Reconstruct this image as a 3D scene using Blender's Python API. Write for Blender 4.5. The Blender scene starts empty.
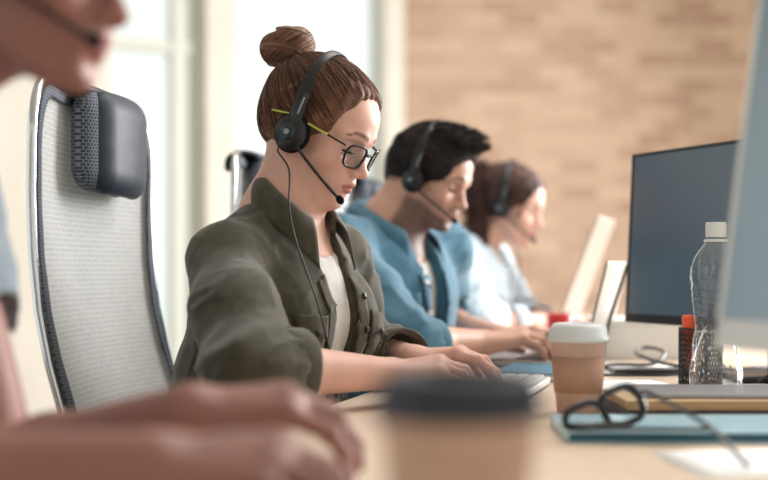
import bpy, math, random
import numpy as np
from mathutils import Vector, Matrix
random.seed(7)
rng = np.random.default_rng(11)
C = bpy.context.scene.collection
PI = math.pi
F, HOR, CZ, DZ = 1200.0, 268.0, 0.93, 0.74      # focal length in px, horizon row, eye height, desk height

def at(px, py, d):
    return np.array([(px - 384) / F * d, d, CZ - (py - HOR) / F * d])

def V3(*a): return np.array(a, float)
def nrm(v): v = np.asarray(v, float); return v / (np.linalg.norm(v) + 1e-12)

# ---------------------------------------------------------------- materials
def lin(c):
    return tuple(((x / 255) / 12.92 if x / 255 <= .04045 else ((x / 255 + .055) / 1.055) ** 2.4) for x in c)
def mat(name, col, rough=.5, metal=0., spec=.5, **kw):
    m = bpy.data.materials.new(name); m.use_nodes = True
    b = m.node_tree.nodes['Principled BSDF']
    b.inputs['Base Color'].default_value = (*lin(col), 1)
    b.inputs['Roughness'].default_value = rough
    b.inputs['Metallic'].default_value = metal
    b.inputs['Specular IOR Level'].default_value = spec
    for k, v in kw.items():
        b.inputs[k.replace('_', ' ')].default_value = v
    return m
def nt(m): return m.node_tree.nodes, m.node_tree.links, m.node_tree.nodes['Principled BSDF']
def add_noise_color(m, c1, c2, scale, detail=4, stretch=(1, 1, 1), coords='Object', bump=0., bdist=.002, lo=.35, hi=.65):
    n, l, b = nt(m)
    tc = n.new('ShaderNodeTexCoord'); mp = n.new('ShaderNodeMapping'); mp.inputs['Scale'].default_value = stretch
    nz = n.new('ShaderNodeTexNoise'); nz.inputs['Scale'].default_value = scale; nz.inputs['Detail'].default_value = detail
    cr = n.new('ShaderNodeValToRGB')
    cr.color_ramp.elements[0].position = lo; cr.color_ramp.elements[1].position = hi
    cr.color_ramp.elements[0].color = (*lin(c1), 1); cr.color_ramp.elements[1].color = (*lin(c2), 1)
    l.new(tc.outputs[coords], mp.inputs[0]); l.new(mp.outputs[0], nz.inputs['Vector']); l.new(nz.outputs[0], cr.inputs[0])
    l.new(cr.outputs[0], b.inputs['Base Color'])
    if bump:
        bp = n.new('ShaderNodeBump'); bp.inputs['Strength'].default_value = bump; bp.inputs['Distance'].default_value = bdist
        l.new(nz.outputs[0], bp.inputs['Height']); l.new(bp.outputs[0], b.inputs['Normal'])
    return m
def attr_mat(name, rough=.5, **kw):
    m = mat(name, (128, 128, 128), rough, **kw)
    n, l, b = nt(m)
    a = n.new('ShaderNodeAttribute'); a.attribute_name = 'Col'
    l.new(a.outputs['Color'], b.inputs['Base Color'])
    return m

# ---------------------------------------------------------------- object helpers
def wloc(o):
    v = np.zeros(3)
    while o is not None:
        v += np.array(o.location); o = o.parent
    return v
def mesh_obj(name, V, Fc, m, parent=None, loc=None, smooth=True, col=None, local=False):
    """V in world metres unless local; object origin at loc."""
    V = np.asarray(V, float).reshape(-1, 3)
    base = wloc(parent) if parent is not None else np.zeros(3)
    if loc is None: loc = base if parent is not None else V3(V[:, 0].mean(), V[:, 1].mean(), V[:, 2].min())
    loc = np.asarray(loc, float)
    VL = V if local else V - loc
    me = bpy.data.meshes.new(name)
    if isinstance(Fc, np.ndarray):
        nf = len(Fc); k = Fc.shape[1]
        me.vertices.add(len(VL)); me.vertices.foreach_set('co', VL.astype(np.float32).ravel())
        me.loops.add(nf * k); me.loops.foreach_set('vertex_index', Fc.astype(np.int32).ravel())
        me.polygons.add(nf); me.polygons.foreach_set('loop_start', np.arange(0, nf * k, k, dtype=np.int32))
        me.polygons.foreach_set('loop_total', np.full(nf, k, dtype=np.int32))
        me.update(calc_edges=True)
    else:
        me.from_pydata([tuple(v) for v in VL], [], [tuple(f) for f in Fc])
    me.validate()
    if smooth: me.polygons.foreach_set('use_smooth', np.ones(len(me.polygons), dtype=bool))
    if col is not None:
        a = me.color_attributes.new('Col', 'FLOAT_COLOR', 'POINT')
        cc = np.ones((len(V), 4), np.float32); cc[:, :3] = col
        a.data.foreach_set('color', cc.ravel())
    me.materials.append(m)
    o = bpy.data.objects.new(name, me); C.objects.link(o)
    if parent is not None:
        o.parent = parent; o.location = tuple(np.zeros(3) if local else loc - base)
    else: o.location = tuple(loc)
    return o
def tag(o, label, cat=None, group=None):
    o['label'] = label
    if cat: o['category'] = cat
    if group: o['group'] = group
    return o
def thing(name, label, cat, loc, group=None, rotz=0):
    o = bpy.data.objects.new(name, None); C.objects.link(o); o.location = tuple(loc); o.rotation_euler = (0, 0, rotz)
    o.empty_display_size = .05
    return tag(o, label, cat, group)
def struct(o): o['kind'] = 'structure'; return o
def copy_tree(o, parent=None):
    c = o.copy(); C.objects.link(c); c.parent = parent
    for ch in list(o.children): copy_tree(ch, c)
    return c

class MB:
    """collects simple solids into one mesh"""
    def __init__(s): s.V = []; s.F = []
    def add(s, V, Fc):
        n = sum(len(v) for v in s.V); s.V.append(np.asarray(V, float).reshape(-1, 3)); s.F += [tuple(i + n for i in f) for f in Fc]; return s
    def box(s, c, h, R=None, bev=0.):
        c = np.asarray(c, float); h = np.asarray(h, float)
        if bev <= 0:
            P = np.array([[x, y, z] for x in (-1, 1) for y in (-1, 1) for z in (-1, 1)], float) * h
            Fc = [(0, 1, 3, 2), (4, 6, 7, 5), (0, 4, 5, 1), (2, 3, 7, 6), (0, 2, 6, 4), (1, 5, 7, 3)]
        else:
            b = min(bev, *(h * .99)); P = []; idx = {}
            for sx in (-1, 1):
                for sy in (-1, 1):
                    for sz in (-1, 1):
                        for ax in range(3):
                            p = np.array([sx, sy, sz], float) * (h - b); p[ax] += (sx, sy, sz)[ax] * b
                            idx[(sx, sy, sz, ax)] = len(P); P.append(p)
            P = np.array(P); Fc = []
            for ax in range(3):
                o1, o2 = [(1, 2), (2, 0), (0, 1)][ax]
                for sg in (-1, 1):
                    f = []
                    for (u, v) in ((-1, -1), (1, -1), (1, 1), (-1, 1)):
                        k = [0, 0, 0]; k[ax] = sg; k[o1] = u; k[o2] = v
                        f.append(idx[(*k, ax)])
                    Fc.append(tuple(f if sg > 0 else f[::-1]))
            for ax in range(3):
                o1, o2 = [(1, 2), (2, 0), (0, 1)][ax]
                for u in (-1, 1):
                    for v in (-1, 1):
                        ks = []
                        for e in (-1, 1):
                            k = [0, 0, 0]; k[ax] = e; k[o1] = u; k[o2] = v; ks.append(tuple(k))
                        f = [idx[(*ks[0], o1)], idx[(*ks[1], o1)], idx[(*ks[1], o2)], idx[(*ks[0], o2)]]
                        Fc.append(tuple(f if u * v < 0 else f[::-1]))
            for sx in (-1, 1):
                for sy in (-1, 1):
                    for sz in (-1, 1):
                        f = [idx[(sx, sy, sz, a)] for a in range(3)]
                        Fc.append(tuple(f if sx * sy * sz > 0 else f[::-1]))
        if R is not None: P = P @ np.asarray(R).T
        return s.add(P + c, Fc)
    def tube(s, pts, r, n=10, closed=False, flat=None):
        P = np.array(pts, float); m = len(P)
        rr = np.full(m, r, float) if np.isscalar(r) else np.array(r, float)
        T = np.roll(P, -1, 0) - np.roll(P, 1, 0) if closed else np.gradient(P, axis=0)
        T /= np.linalg.norm(T, axis=1)[:, None] + 1e-12
        up = V3(0, 0, 1) if abs(T[0][2]) < .9 else V3(1, 0, 0)
        N = nrm(np.cross(T[0], up)); rings = []
        for i in range(m):
            N = nrm(N - T[i] * np.dot(N, T[i])); B = np.cross(T[i], N)
            a = np.linspace(0, 2 * PI, n, endpoint=False)
            fl = flat if flat else 1.
            rings.append(P[i] + rr[i] * (np.cos(a)[:, None] * N + fl * np.sin(a)[:, None] * B))
        V = np.concatenate(rings); Fc = []
        for i in range(m if closed else m - 1):
            j = (i + 1) % m
            for k in range(n):
                k2 = (k + 1) % n
                Fc.append((i * n + k, i * n + k2, j * n + k2, j * n + k))
        if not closed:
            Fc.append(tuple(range(n))[::-1]); Fc.append(tuple((m - 1) * n + k for k in range(n)))
        return s.add(V, Fc)
    def lathe(s, prof, c=(0, 0, 0), n=40, R=None, cap=True):
        prof = np.array(prof, float); a = np.linspace(0, 2 * PI, n, endpoint=False)
        V = np.array([[r * math.cos(t), r * math.sin(t), z] for r, z in prof for t in a]); Fc = []
        for i in range(len(prof) - 1):
            for k in range(n):
                k2 = (k + 1) % n; Fc.append((i * n + k, i * n + k2, (i + 1) * n + k2, (i + 1) * n + k))
        if cap:
            Fc.append(tuple(range(n))[::-1]); Fc.append(tuple((len(prof) - 1) * n + k for k in range(n)))
        if R is not None: V = V @ np.asarray(R).T
        return s.add(V + np.asarray(c, float), Fc)
    def grid(s, G, closed_u=False):
        nu, nv = G.shape[:2]; Fc = []
        for i in range(nu if closed_u else nu - 1):
            for j in range(nv - 1):
                i2 = (i + 1) % nu; Fc.append((i * nv + j, i2 * nv + j, i2 * nv + j + 1, i * nv + j + 1))
        return s.add(G.reshape(-1, 3), Fc)
    def build(s, name, m, parent=None, loc=None, smooth=False, local=False, **kw):
        return mesh_obj(name, np.concatenate(s.V), s.F, m, parent, loc, smooth, local=local, **kw)
def smooth_pts(P, n=8, closed=False):
    """Catmull-Rom through points"""
    P = np.array(P, float); out = []; m = len(P)
    for i in range(m if closed else m - 1):
        g = (lambda k: P[k % m]) if closed else (lambda k: P[min(max(k, 0), m - 1)])
        p0, p1, p2, p3 = g(i - 1), g(i), g(i + 1), g(i + 2)
        for t in np.linspace(0, 1, n, endpoint=False):
            out.append(.5 * ((2 * p1) + (-p0 + p2) * t + (2 * p0 - 5 * p1 + 4 * p2 - p3) * t * t + (-p0 + 3 * p1 - 3 * p2 + p3) * t ** 3))
    if not closed: out.append(P[-1])
    return np.array(out)
def bevel(o, w=.002, seg=2):
    md = o.modifiers.new('bevel', 'BEVEL'); md.width = w; md.segments = seg; md.limit_method = 'ANGLE'; md.angle_limit = .6
    return o
def autosmooth(o, ang=35):
    me = o.data
    try:
        me.polygons.foreach_set('use_smooth', np.ones(len(me.polygons), dtype=bool)); me.set_sharp_from_angle(angle=math.radians(ang))
    except Exception: pass
    return o
def Rz(a): c, s = math.cos(a), math.sin(a); return np.array([[c, -s, 0], [s, c, 0], [0, 0, 1.]])
def Ry(a): c, s = math.cos(a), math.sin(a); return np.array([[c, 0, s], [0, 1, 0], [-s, 0, c]])
def Rx(a): c, s = math.cos(a), math.sin(a); return np.array([[1, 0, 0], [0, c, -s], [0, s, c]])
def frame(x, z):   # columns x, y, z
    x = nrm(x); y = nrm(np.cross(z, x)); return np.stack([x, y, np.cross(x, y)], 1)

# ---------------------------------------------------------------- noise + implicit surfaces
_T = rng.random((32, 32, 32)).astype(np.float32)
def vnoise(P):
    I = np.floor(P).astype(np.int64); f = P - I; f = f * f * (3 - 2 * f)
    i0 = I & 31; i1 = (I + 1) & 31
    x0, y0, z0 = i0.T; x1, y1, z1 = i1.T; fx, fy, fz = f.T
    a = _T[x0, y0, z0] * (1 - fx) + _T[x1, y0, z0] * fx; b = _T[x0, y1, z0] * (1 - fx) + _T[x1, y1, z0] * fx
    c = _T[x0, y0, z1] * (1 - fx) + _T[x1, y0, z1] * fx; d = _T[x0, y1, z1] * (1 - fx) + _T[x1, y1, z1] * fx
    return (a * (1 - fy) + b * fy) * (1 - fz) + (c * (1 - fy) + d * fy) * fz
def ridge(P):
    n = vnoise(P) * .65 + vnoise(P * 2.1 + 7) * .35
    return (1 - np.abs(2 * n - 1)) ** 2.2
class SDF:
    def __init__(s): s.ops = []; s.post = None
    def cone(s, a, b, ra, rb, k=.02, sub=False):
        s.ops.append(('c', np.array(a, float), np.array(b, float), ra, rb, k, sub)); return s
    def chain(s, pts, rs, k=.02, sub=False):
        for i in range(len(pts) - 1): s.cone(pts[i], pts[i + 1], rs[i], rs[i + 1], k, sub)
        return s
    def ell(s, c, r, R=None, k=.02, sub=False):
        s.ops.append(('e', np.array(c, float), np.array(r, float), np.eye(3) if R is None else np.array(R), 0, k, sub)); return s
    def box(s, c, h, R=None, rad=.01, k=.02, sub=False):
        s.ops.append(('b', np.array(c, float), np.array(h, float), np.eye(3) if R is None else np.array(R), rad, k, sub)); return s
    def plane(s, p, n, k=.002):   # removes the side n points to
        s.ops.append(('p', np.array(p, float), nrm(n), 0, 0, k, True)); return s
    def inflate(s, t, keep_sub=True):
        o = SDF()
        for q in s.ops:
            if q[6]:
                if keep_sub: o.ops.append(q)
                continue
            if q[0] == 'c': o.ops.append((*q[:3], q[3] + t, q[4] + t, *q[5:]))
            elif q[0] == 'e': o.ops.append((q[0], q[1], q[2] + t, *q[3:]))
            else: o.ops.append((*q[:4], q[4] + t, *q[5:]))
        return o
    def xf(s, R, T, sc=1.):
        for i, q in enumerate(s.ops):
            if q[0] == 'c': q = ('c', R @ (q[1] * sc) + T, R @ (q[2] * sc) + T, q[3] * sc, q[4] * sc, q[5] * sc, q[6])
            elif q[0] == 'p': q = ('p', R @ (q[1] * sc) + T, R @ q[2], 0, 0, q[5], True)
            else: q = (q[0], R @ (q[1] * sc) + T, q[2] * sc, R @ q[3], q[4] * sc, q[5] * sc, q[6])
            s.ops[i] = q
        return s
    def join(s, o): s.ops += o.ops; return s
    @staticmethod
    def d1(q, P):
        if q[0] == 'c':
            a, b, ra, rb = q[1:5]; ab = b - a; L = ab @ ab + 1e-12
            t = np.clip((P - a) @ ab / L, 0, 1)
            v = P - a - t[:, None] * ab
            return np.sqrt(np.einsum('ij,ij->i', v, v)) - (ra + (rb - ra) * t)
        if q[0] == 'e':
            v = (P - q[1]) @ q[3]; w = v / q[2]; k0 = np.sqrt(np.einsum('ij,ij->i', w, w)); w = w / q[2]
            k1 = np.sqrt(np.einsum('ij,ij->i', w, w)) + 1e-9
            return k0 * (k0 - 1) / k1
        if q[0] == 'b':
            v = np.abs((P - q[1]) @ q[3]) - (q[2] - q[4] * 0)
            return np.sqrt((np.maximum(v, 0) ** 2).sum(1)) + np.minimum(v.max(1), 0) - q[4]
        return -((P - q[1]) @ q[2])
    def ev(s, P, sel=None, post=True):
        d = np.full(len(P), 1.0)
        for i, q in enumerate(s.ops):
            if sel is not None and not sel[i]: continue
            e = s.d1(q, P); k = max(q[5], 1e-5)
            if q[6]:
                e = -e; h = np.clip(.5 - .5 * (d - e) / k, 0, 1); d = d + (e - d) * h + k * h * (1 - h)
            else:
                h = np.clip(.5 + .5 * (d - e) / k, 0, 1); d = d + (e - d) * h - k * h * (1 - h)
        if post and s.post is not None: d = s.post(P, d)
        return d
    def grad(s, P, e=.001):
        g = np.stack([s.ev(P + np.eye(3)[i] * e) - s.ev(P - np.eye(3)[i] * e) for i in range(3)], 1)
        return g / (np.linalg.norm(g, axis=1)[:, None] + 1e-9)
    def project(s, P, off=0., it=4):
        P = np.array(P, float)
        for _ in range(it): P = P - s.grad(P) * (s.ev(P) - off)[:, None] * .9
        return P
    def mesh(s, h=.003, extra=.012, B=12):
        lo = np.full(3, 1e9); hi = -lo
        for q in s.ops:
            if q[6]: continue
            if q[0] == 'c': a = np.minimum(q[1] - q[3], q[2] - q[4]); b = np.maximum(q[1] + q[3], q[2] + q[4])
            else:
                r = np.abs(q[3]) @ (q[2] + (q[4] if q[0] == 'b' else 0)); a = q[1] - r; b = q[1] + r
            lo = np.minimum(lo, a); hi = np.maximum(hi, b)
        lo -= .015 + extra; hi += .015 + extra
        nb = np.ceil((hi - lo) / (h * B)).astype(int); N = nb * B
        cen = np.stack(np.meshgrid(*[np.arange(n) for n in nb], indexing='ij'), -1).reshape(-1, 3)
        CP = lo + (cen + .5) * B * h - h * .5; hd = B * h * math.sqrt(3) / 2
        D = np.stack([s.d1(q, CP) for q in s.ops]); sub = np.array([q[6] for q in s.ops]); kk = np.array([q[5] for q in s.ops])
        full = s.ev(CP, post=False); dmin = D[~sub].min(0)
        near = np.abs(full) < hd * 1.5 + extra
        Fg = np.where(full < 0, -1., 1.).astype(np.float32).reshape(nb)
        Fg = np.repeat(np.repeat(np.repeat(Fg, B, 0), B, 1), B, 2)
        off = np.stack(np.meshgrid(*[np.arange(B)] * 3, indexing='ij'), -1).reshape(-1, 3) * h
        for bi in np.nonzero(near)[0]:
            sel = np.where(sub, D[:, bi] < hd * 1.6 + kk + extra, D[:, bi] < dmin[bi] + 2.2 * hd + kk + extra)
            v = s.ev(lo + cen[bi] * B * h + off, sel)
            x, y, z = cen[bi] * B
            Fg[x:x + B, y:y + B, z:z + B] = v.reshape(B, B, B)
        return nets(Fg, lo, h)
def nets(Fg, lo, h):
    S = Fg < 0; cnt = np.zeros(tuple(np.array(Fg.shape) - 1), np.int8); n0, n1, n2 = cnt.shape
    cor = [(a, b, c) for a in (0, 1) for b in (0, 1) for c in (0, 1)]
    for a, b, c in cor: cnt += S[a:a + n0, b:b + n1, c:c + n2]
    ids = np.argwhere((cnt > 0) & (cnt < 8))
    cv = np.stack([Fg[ids[:, 0] + a, ids[:, 1] + b, ids[:, 2] + c] for a, b, c in cor], 1)
    acc = np.zeros((len(ids), 3)); w = np.zeros(len(ids))
    for i, p in enumerate(cor):
        for j, q in enumerate(cor):
            if j <= i or sum(abs(p[k] - q[k]) for k in range(3)) != 1: continue
            x = (cv[:, i] < 0) != (cv[:, j] < 0)
            t = np.where(x, cv[:, i] / (cv[:, i] - cv[:, j] + 1e-12), 0)
            acc += x[:, None] * (np.array(p) + t[:, None] * (np.array(q) - np.array(p))); w += x
    V = lo + (ids + acc / w[:, None]) * h
    M = np.full(cnt.shape, -1, np.int64); M[ids[:, 0], ids[:, 1], ids[:, 2]] = np.arange(len(ids))
    quads = []
    for ax in range(3):
        s0 = [slice(0, n) for n in Fg.shape]; s1 = list(s0); s0[ax] = slice(0, Fg.shape[ax] - 1); s1[ax] = slice(1, Fg.shape[ax])
        A = S[tuple(s0)]; Bb = S[tuple(s1)]
        e = np.argwhere(A != Bb); u, v = [(1, 2), (2, 0), (0, 1)][ax]
        e = e[(e[:, u] > 0) & (e[:, v] > 0) & (e[:, u] < cnt.shape[u]) & (e[:, v] < cnt.shape[v])]
        ins = A[e[:, 0], e[:, 1], e[:, 2]]
        def g(du, dv):
            c = e.copy(); c[:, u] += du; c[:, v] += dv; return M[c[:, 0], c[:, 1], c[:, 2]]
        Q = np.stack([g(-1, -1), g(0, -1), g(0, 0), g(-1, 0)], 1)
        Q[~ins] = Q[~ins][:, ::-1]; quads.append(Q)
    Q = np.concatenate(quads); Q = Q[(Q >= 0).all(1)]
    return V, Q
def strands_mesh(paths, r0, r1, n=3):
    """paths (K, m, 3) -> thin tapering tubes"""
    K, m, _ = paths.shape
    T = np.gradient(paths, axis=1); T /= np.linalg.norm(T, axis=2, keepdims=True) + 1e-9
    U = np.cross(T, V3(.3, .9, .2)); U /= np.linalg.norm(U, axis=2, keepdims=True) + 1e-9; W = np.cross(T, U)
    t = np.linspace(0, 1, m)[None, :, None, None]; rad = r0 + (r1 - r0) * t
    a = np.linspace(0, 2 * PI, n, endpoint=False)[None, None, :, None]
    R = paths[:, :, None, :] + rad * (np.cos(a) * U[:, :, None, :] + np.sin(a) * W[:, :, None, :])
    V = R.reshape(-1, 3)
    base = (np.arange(K) * m * n)[:, None, None]; i = (np.arange(m - 1) * n)[None, :, None]; k = np.arange(n)[None, None, :]; k2 = (k + 1) % n
    Fc = np.stack([base + i + k, base + i + k2, base + i + n + k2, base + i + n + k], -1).reshape(-1, 4)
    return V, Fc
def join_meshes(parts):
    V = []; Q = []; Cc = []; n = 0
    for v, q, c in parts:
        V.append(v); Q.append(q + n); Cc.append(np.broadcast_to(c, (len(v), 3))); n += len(v)
    return np.concatenate(V), np.concatenate(Q), np.concatenate(Cc)
# ---------------------------------------------------------------- anatomy
def head_frame(yaw, pitch, roll=0.):
    """columns forward, left, up; yaw turns towards the camera side, pitch looks down"""
    f = V3(math.cos(yaw) * math.cos(pitch), -math.sin(yaw) * math.cos(pitch), -math.sin(pitch))
    l = V3(math.sin(yaw), math.cos(yaw), 0); u = np.cross(f, l)
    R = np.stack([f, l, u], 1)
    return R @ Rx(roll)
def skull_ops(male=False):
    s = SDF()
    s.ell((-.010, 0, .048), (.094, .073, .077), k=.02)
    s.ell((.034, 0, .050), (.057, .060, .050), k=.02)
    s.ell((-.035, 0, .010), (.062, .062, .055), k=.02)
    return s
def head_sdf(male=False, jaw=1., nose=1., lips=1.):
    s = skull_ops(male)
    s.ell((.038, 0, -.010), (.050, .057, .058), k=.02)
    for y in (-1, 1):
        s.ell((.058, y * .043, -.012), (.022, .017, .018), k=.022)
        s.cone((-.002, y * .047 * jaw, -.045), (.060, y * .022 * jaw, -.078), .014, .012, k=.025)
    s.ell((.045, 0, -.048), (.044, .040, .040), k=.02)
    s.ell((.068, 0, -.043), (.026, .029, .026), k=.018)
    s.ell((.077, 0, -.079), (.0155, .019 * jaw, .0135), k=.016)
    s.cone((.083, -.014, .031), (.083, .014, .031), .0085, .0085, k=.02)
    for y in (-1, 1):
        s.cone((.082, y * .014, .031), (.068, y * .045, .031), .0085 + .002 * male, .008, k=.014)
    for y in (-1, 1):
        s.ell((.092, y * .031, .013), (.017, .0175, .0115), k=.012, sub=True)
    # nose
    s.cone((.083, 0, .020), (.1035, 0, -.016 * nose), .0065, .0088 * nose, k=.010)
    s.ell((.1045 + .002 * (nose - 1), 0, -.0175 * nose), (.0105, .0090, .0085), k=.006)
    for y in (-1, 1):
        s.ell((.0955, y * .0115, -.0215), (.0105, .0060, .0072), k=.005)
    for y in (-1, 1):
        s.ell((.1010, y * .0062, -.0300), (.0062, .0034, .0036), k=.003, sub=True)
    # lips
    s.cone((.0935, -.004, -.0405), (.0935, .004, -.0405), .0062 * lips, .0062 * lips, k=.007)
    for y in (-1, 1):
        s.cone((.0930, y * .004, -.0408), (.0790, y * .0215, -.0465), .0058 * lips, .0028, k=.006)
        s.cone((.0915, y * .003, -.0535), (.0790, y * .0200, -.0480), .0066 * lips, .0028, k=.006)
    for y in (-1, 1):
        s.cone((.1010, 0, -.0472), (.0815, y * .0230, -.0478), .0014, .0013, k=.0035, sub=True)
    s.ell((.101, 0, -.0655), (.010, .016, .0055), k=.012, sub=True)
    # closed-down eyelids over the balls
    for y in (-1, 1):
        s.ell((.0690, y * .031, .0135), (.0133, .0138, .0128), k=.0045)
        s.ell((.0835, y * .031, .0065), (.0070, .0125, .0026), k=.0015, sub=True)
    # ears
    for y in (-1, 1):
        Re = Rz(y * -.35) @ Ry(.18)
        s.ell((-.000, y * .073, .004), (.017, .0055, .030), Re, k=.006)
        s.ell((-.003, y * .0795, .006), (.010, .005, .017), Re, k=.004, sub=True)
        s.ell((.001, y * .072, -.022), (.008, .005, .010), k=.006)
    return s
def hand_ops(s, wrist, f, n, thumb, curls, sc=1., spread=.05, k=.008, tcurl=.3, wr=.023):
    """f forward along the metacarpals, n back-of-hand normal, thumb = unit vector to the thumb side"""
    w = np.asarray(wrist, float); f = nrm(f); n = nrm(n - f * np.dot(n, f)); t = nrm(np.cross(f, n)); t = t if np.dot(t, thumb) > 0 else -t
    P = lambda a, b, c: w + sc * (f * a + t * b + n * c)
    off = (.029, .010, -.010, -.028); kl = (.086, .090, .084, .076); ch = (.0, .004, .003, -.003)
    L = ((.041, .025, .020), (.045, .029, .021), (.041, .027, .020), (.033, .020, .018))
    R4 = (.0098, .0100, .0094, .0083)
    for i in range(4):
        K = P(kl[i], off[i], ch[i])
        s.cone(P(.004, off[i] * .55, -.002), K, .0165 * sc, .0118 * sc, k=.012)
        s.ell(K + n * .001, np.full(3, .0112 * sc), k=.006)
        d = nrm(f + t * spread * (1.5 - i) * 1.0); a = 0; p = K
        for j in range(3):
            a += curls[i][j]; dd = d * math.cos(a) - n * math.sin(a); q = p + dd * L[i][j] * sc
            r0 = R4[i] * (1 - .10 * j) * sc; r1 = R4[i] * (1 - .10 * (j + 1)) * sc
            s.cone(p, q, r0, r1 * .95, k=.0045)
            if j: s.ell(p, np.full(3, r0 * 1.07), k=.003)
            p = q
    s.ell(P(.045, 0, -.008), (.042 * sc, .032 * sc, .014 * sc), frame(f, n), k=.012)
    q0 = P(.018, .022, -.010); q1 = P(.050, .046, -.022); dt = nrm(f * 1. + t * .35 - n * tcurl)
    q2 = q1 + dt * .032 * sc; dt2 = nrm(f * 1. + t * .0 - n * (tcurl + .15)); q3 = q2 + dt2 * .026 * sc
    s.cone(q0, q1, .0165 * sc, .0125 * sc, k=.014); s.cone(q1, q2, .0112 * sc, .0102 * sc, k=.006); s.cone(q2, q3, .0102 * sc, .0080 * sc, k=.004)
    s.ell(w, (.024 * sc, wr * 1.15 * sc, wr * .8 * sc), frame(f, n), k=.014)
    return q3
def nails(wrist, f, n, thumb, curls, sc=1., spread=.05):
    w = np.asarray(wrist, float); f = nrm(f); n = nrm(n - f * np.dot(n, f)); t = nrm(np.cross(f, n)); t = t if np.dot(t, thumb) > 0 else -t
    off = (.029, .010, -.010, -.028); kl = (.086, .090, .084, .076); ch = (.0, .004, .003, -.003); out = []
    L = ((.041, .025, .020), (.045, .029, .021), (.041, .027, .020), (.033, .020, .018)); R4 = (.0098, .0100, .0094, .0083)
    for i in range(4):
        p = w + sc * (f * kl[i] + t * off[i] + n * ch[i]); d = nrm(f + t * spread * (1.5 - i)); a = 0
        for j in range(3):
            a += curls[i][j]; dd = d * math.cos(a) - n * math.sin(a); nn = n * math.cos(a) + d * math.sin(a); q = p + dd * L[i][j] * sc
            if j == 2:
                c = p + dd * L[i][2] * sc * .80 + nn * R4[i] * .68 * sc; R = frame(dd, nn); G = []
                for u in np.linspace(-1, 1, 7):
                    G.append([c + R @ V3(v * .0062 * sc * (1 - .15 * u * u), u * R4[i] * .62 * sc, -u * u * .0022 * sc) for v in np.linspace(-1, 1, 5)])
                out.append(np.array(G))
            p = q
    return out
def mix(a, b, t):
    t = np.clip(t, 0, 1)[:, None]; return a * (1 - t) + b * t
def gauss(L, c, r): return np.exp(-(((L - np.array(c)) / np.array(r)) ** 2).sum(1))
def skin_col(V, H, R, base, lip, brow=None, beard=None, blush=(.62, .26, .20), sc=1., amt=1.):
    """true skin pigments: lips, cheeks, brows, stubble"""
    L = (V - H) @ R / sc; c = np.tile(np.array(base, float), (len(V), 1))
    c *= (1 + .10 * (vnoise(V * 45) - .5) + .06 * (vnoise(V * 160 + 3) - .5))[:, None]
    for y in (-1, 1): c = mix(c, np.array(blush), .30 * amt * gauss(L, (.066, y * .042, -.018), (.025, .018, .018)))
    c = mix(c, np.array(blush), .22 * amt * gauss(L, (.108, 0, -.018), (.012, .012, .012)))
    ax = np.abs(L[:, 1]); zu = -.0385 + .0 * ax - .006 * (ax / .02) ** 2 + .002 * np.exp(-((ax - .005) / .004) ** 2); zl = -.0600 + .012 * (ax / .021) ** 2
    m = np.clip((zu - L[:, 2]) / .0015, 0, 1) * np.clip((L[:, 2] - zl) / .0015, 0, 1) * (L[:, 0] > .077) * (ax < .0235)
    c = mix(c, np.array(lip), .8 * m)
    if brow is not None:
        zb = .036 + .004 * np.sin(np.clip((ax - .010) / .04, 0, 1) * PI) - .003 * (ax > .04)
        w = .0042 * np.clip(1.3 - ax / .052, .25, 1)
        m = np.clip(1.5 - np.abs(L[:, 2] - zb) / w, 0, 1) * (L[:, 0] > .055) * (ax > .009) * (ax < .050)
        c = mix(c, np.array(brow), m * (.75 + .25 * vnoise(V * 400)))
    if beard is not None:
        jl = np.clip((-.030 - L[:, 2] - .45 * np.clip(L[:, 0] - .030, 0, 1)) / .014, 0, 1) * (L[:, 2] > -.16) * np.clip((L[:, 0] + .010) / .012, 0, 1)
        must = np.exp(-((L[:, 2] + .0355) / .0045) ** 2) * (L[:, 0] > .075) * (ax < .028)
        chin = gauss(L, (.08, 0, -.085), (.03, .03, .024))
        m = np.clip(jl * .88 + must * .85 + chin * .7, 0, .9) * (1 - np.clip((zu - L[:, 2]) / .0015, 0, 1) * np.clip((L[:, 2] - zl) / .0015, 0, 1) * (L[:, 0] > .077) * (ax < .0235))
        c = mix(c, np.array(beard), m * (.75 + .25 * vnoise(V * 300)))
    return c
def arm_ops(s, sh, el, wr, male=False, k=.02, f=1.):
    s.cone(sh, el, .046 * f, .037 * f, k=k)
    m = np.asarray(el) * .7 + np.asarray(wr) * .3
    s.cone(el, m, .036 * f, .039 * f, k=k); s.cone(m, wr, .038 * f, .024 * f, k=k)

MS = {}
def skin_mat(name):
    m = attr_mat(name, .47, spec=.42)
    n, l, b = nt(m)
    b.inputs['Subsurface Weight'].default_value = .22; b.inputs['Subsurface Radius'].default_value = (1, .35, .2); b.inputs['Subsurface Scale'].default_value = .008
    nz = n.new('ShaderNodeTexNoise'); nz.inputs['Scale'].default_value = 900; tc = n.new('ShaderNodeTexCoord'); l.new(tc.outputs['Object'], nz.inputs['Vector'])
    bp = n.new('ShaderNodeBump'); bp.inputs['Strength'].default_value = .12; bp.inputs['Distance'].default_value = .0006
    l.new(nz.outputs[0], bp.inputs['Height']); l.new(bp.outputs[0], b.inputs['Normal'])
    return m
MS['skin'] = skin_mat('skin')
MS['hair'] = attr_mat('hair', .55, spec=.25)
MS['eye'] = mat('eye_white', (225, 218, 212), .12)
MS['lash'] = mat('lash', (25, 18, 16), .6)
MS['nail'] = mat('nail', (214, 160, 145), .25)

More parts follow.
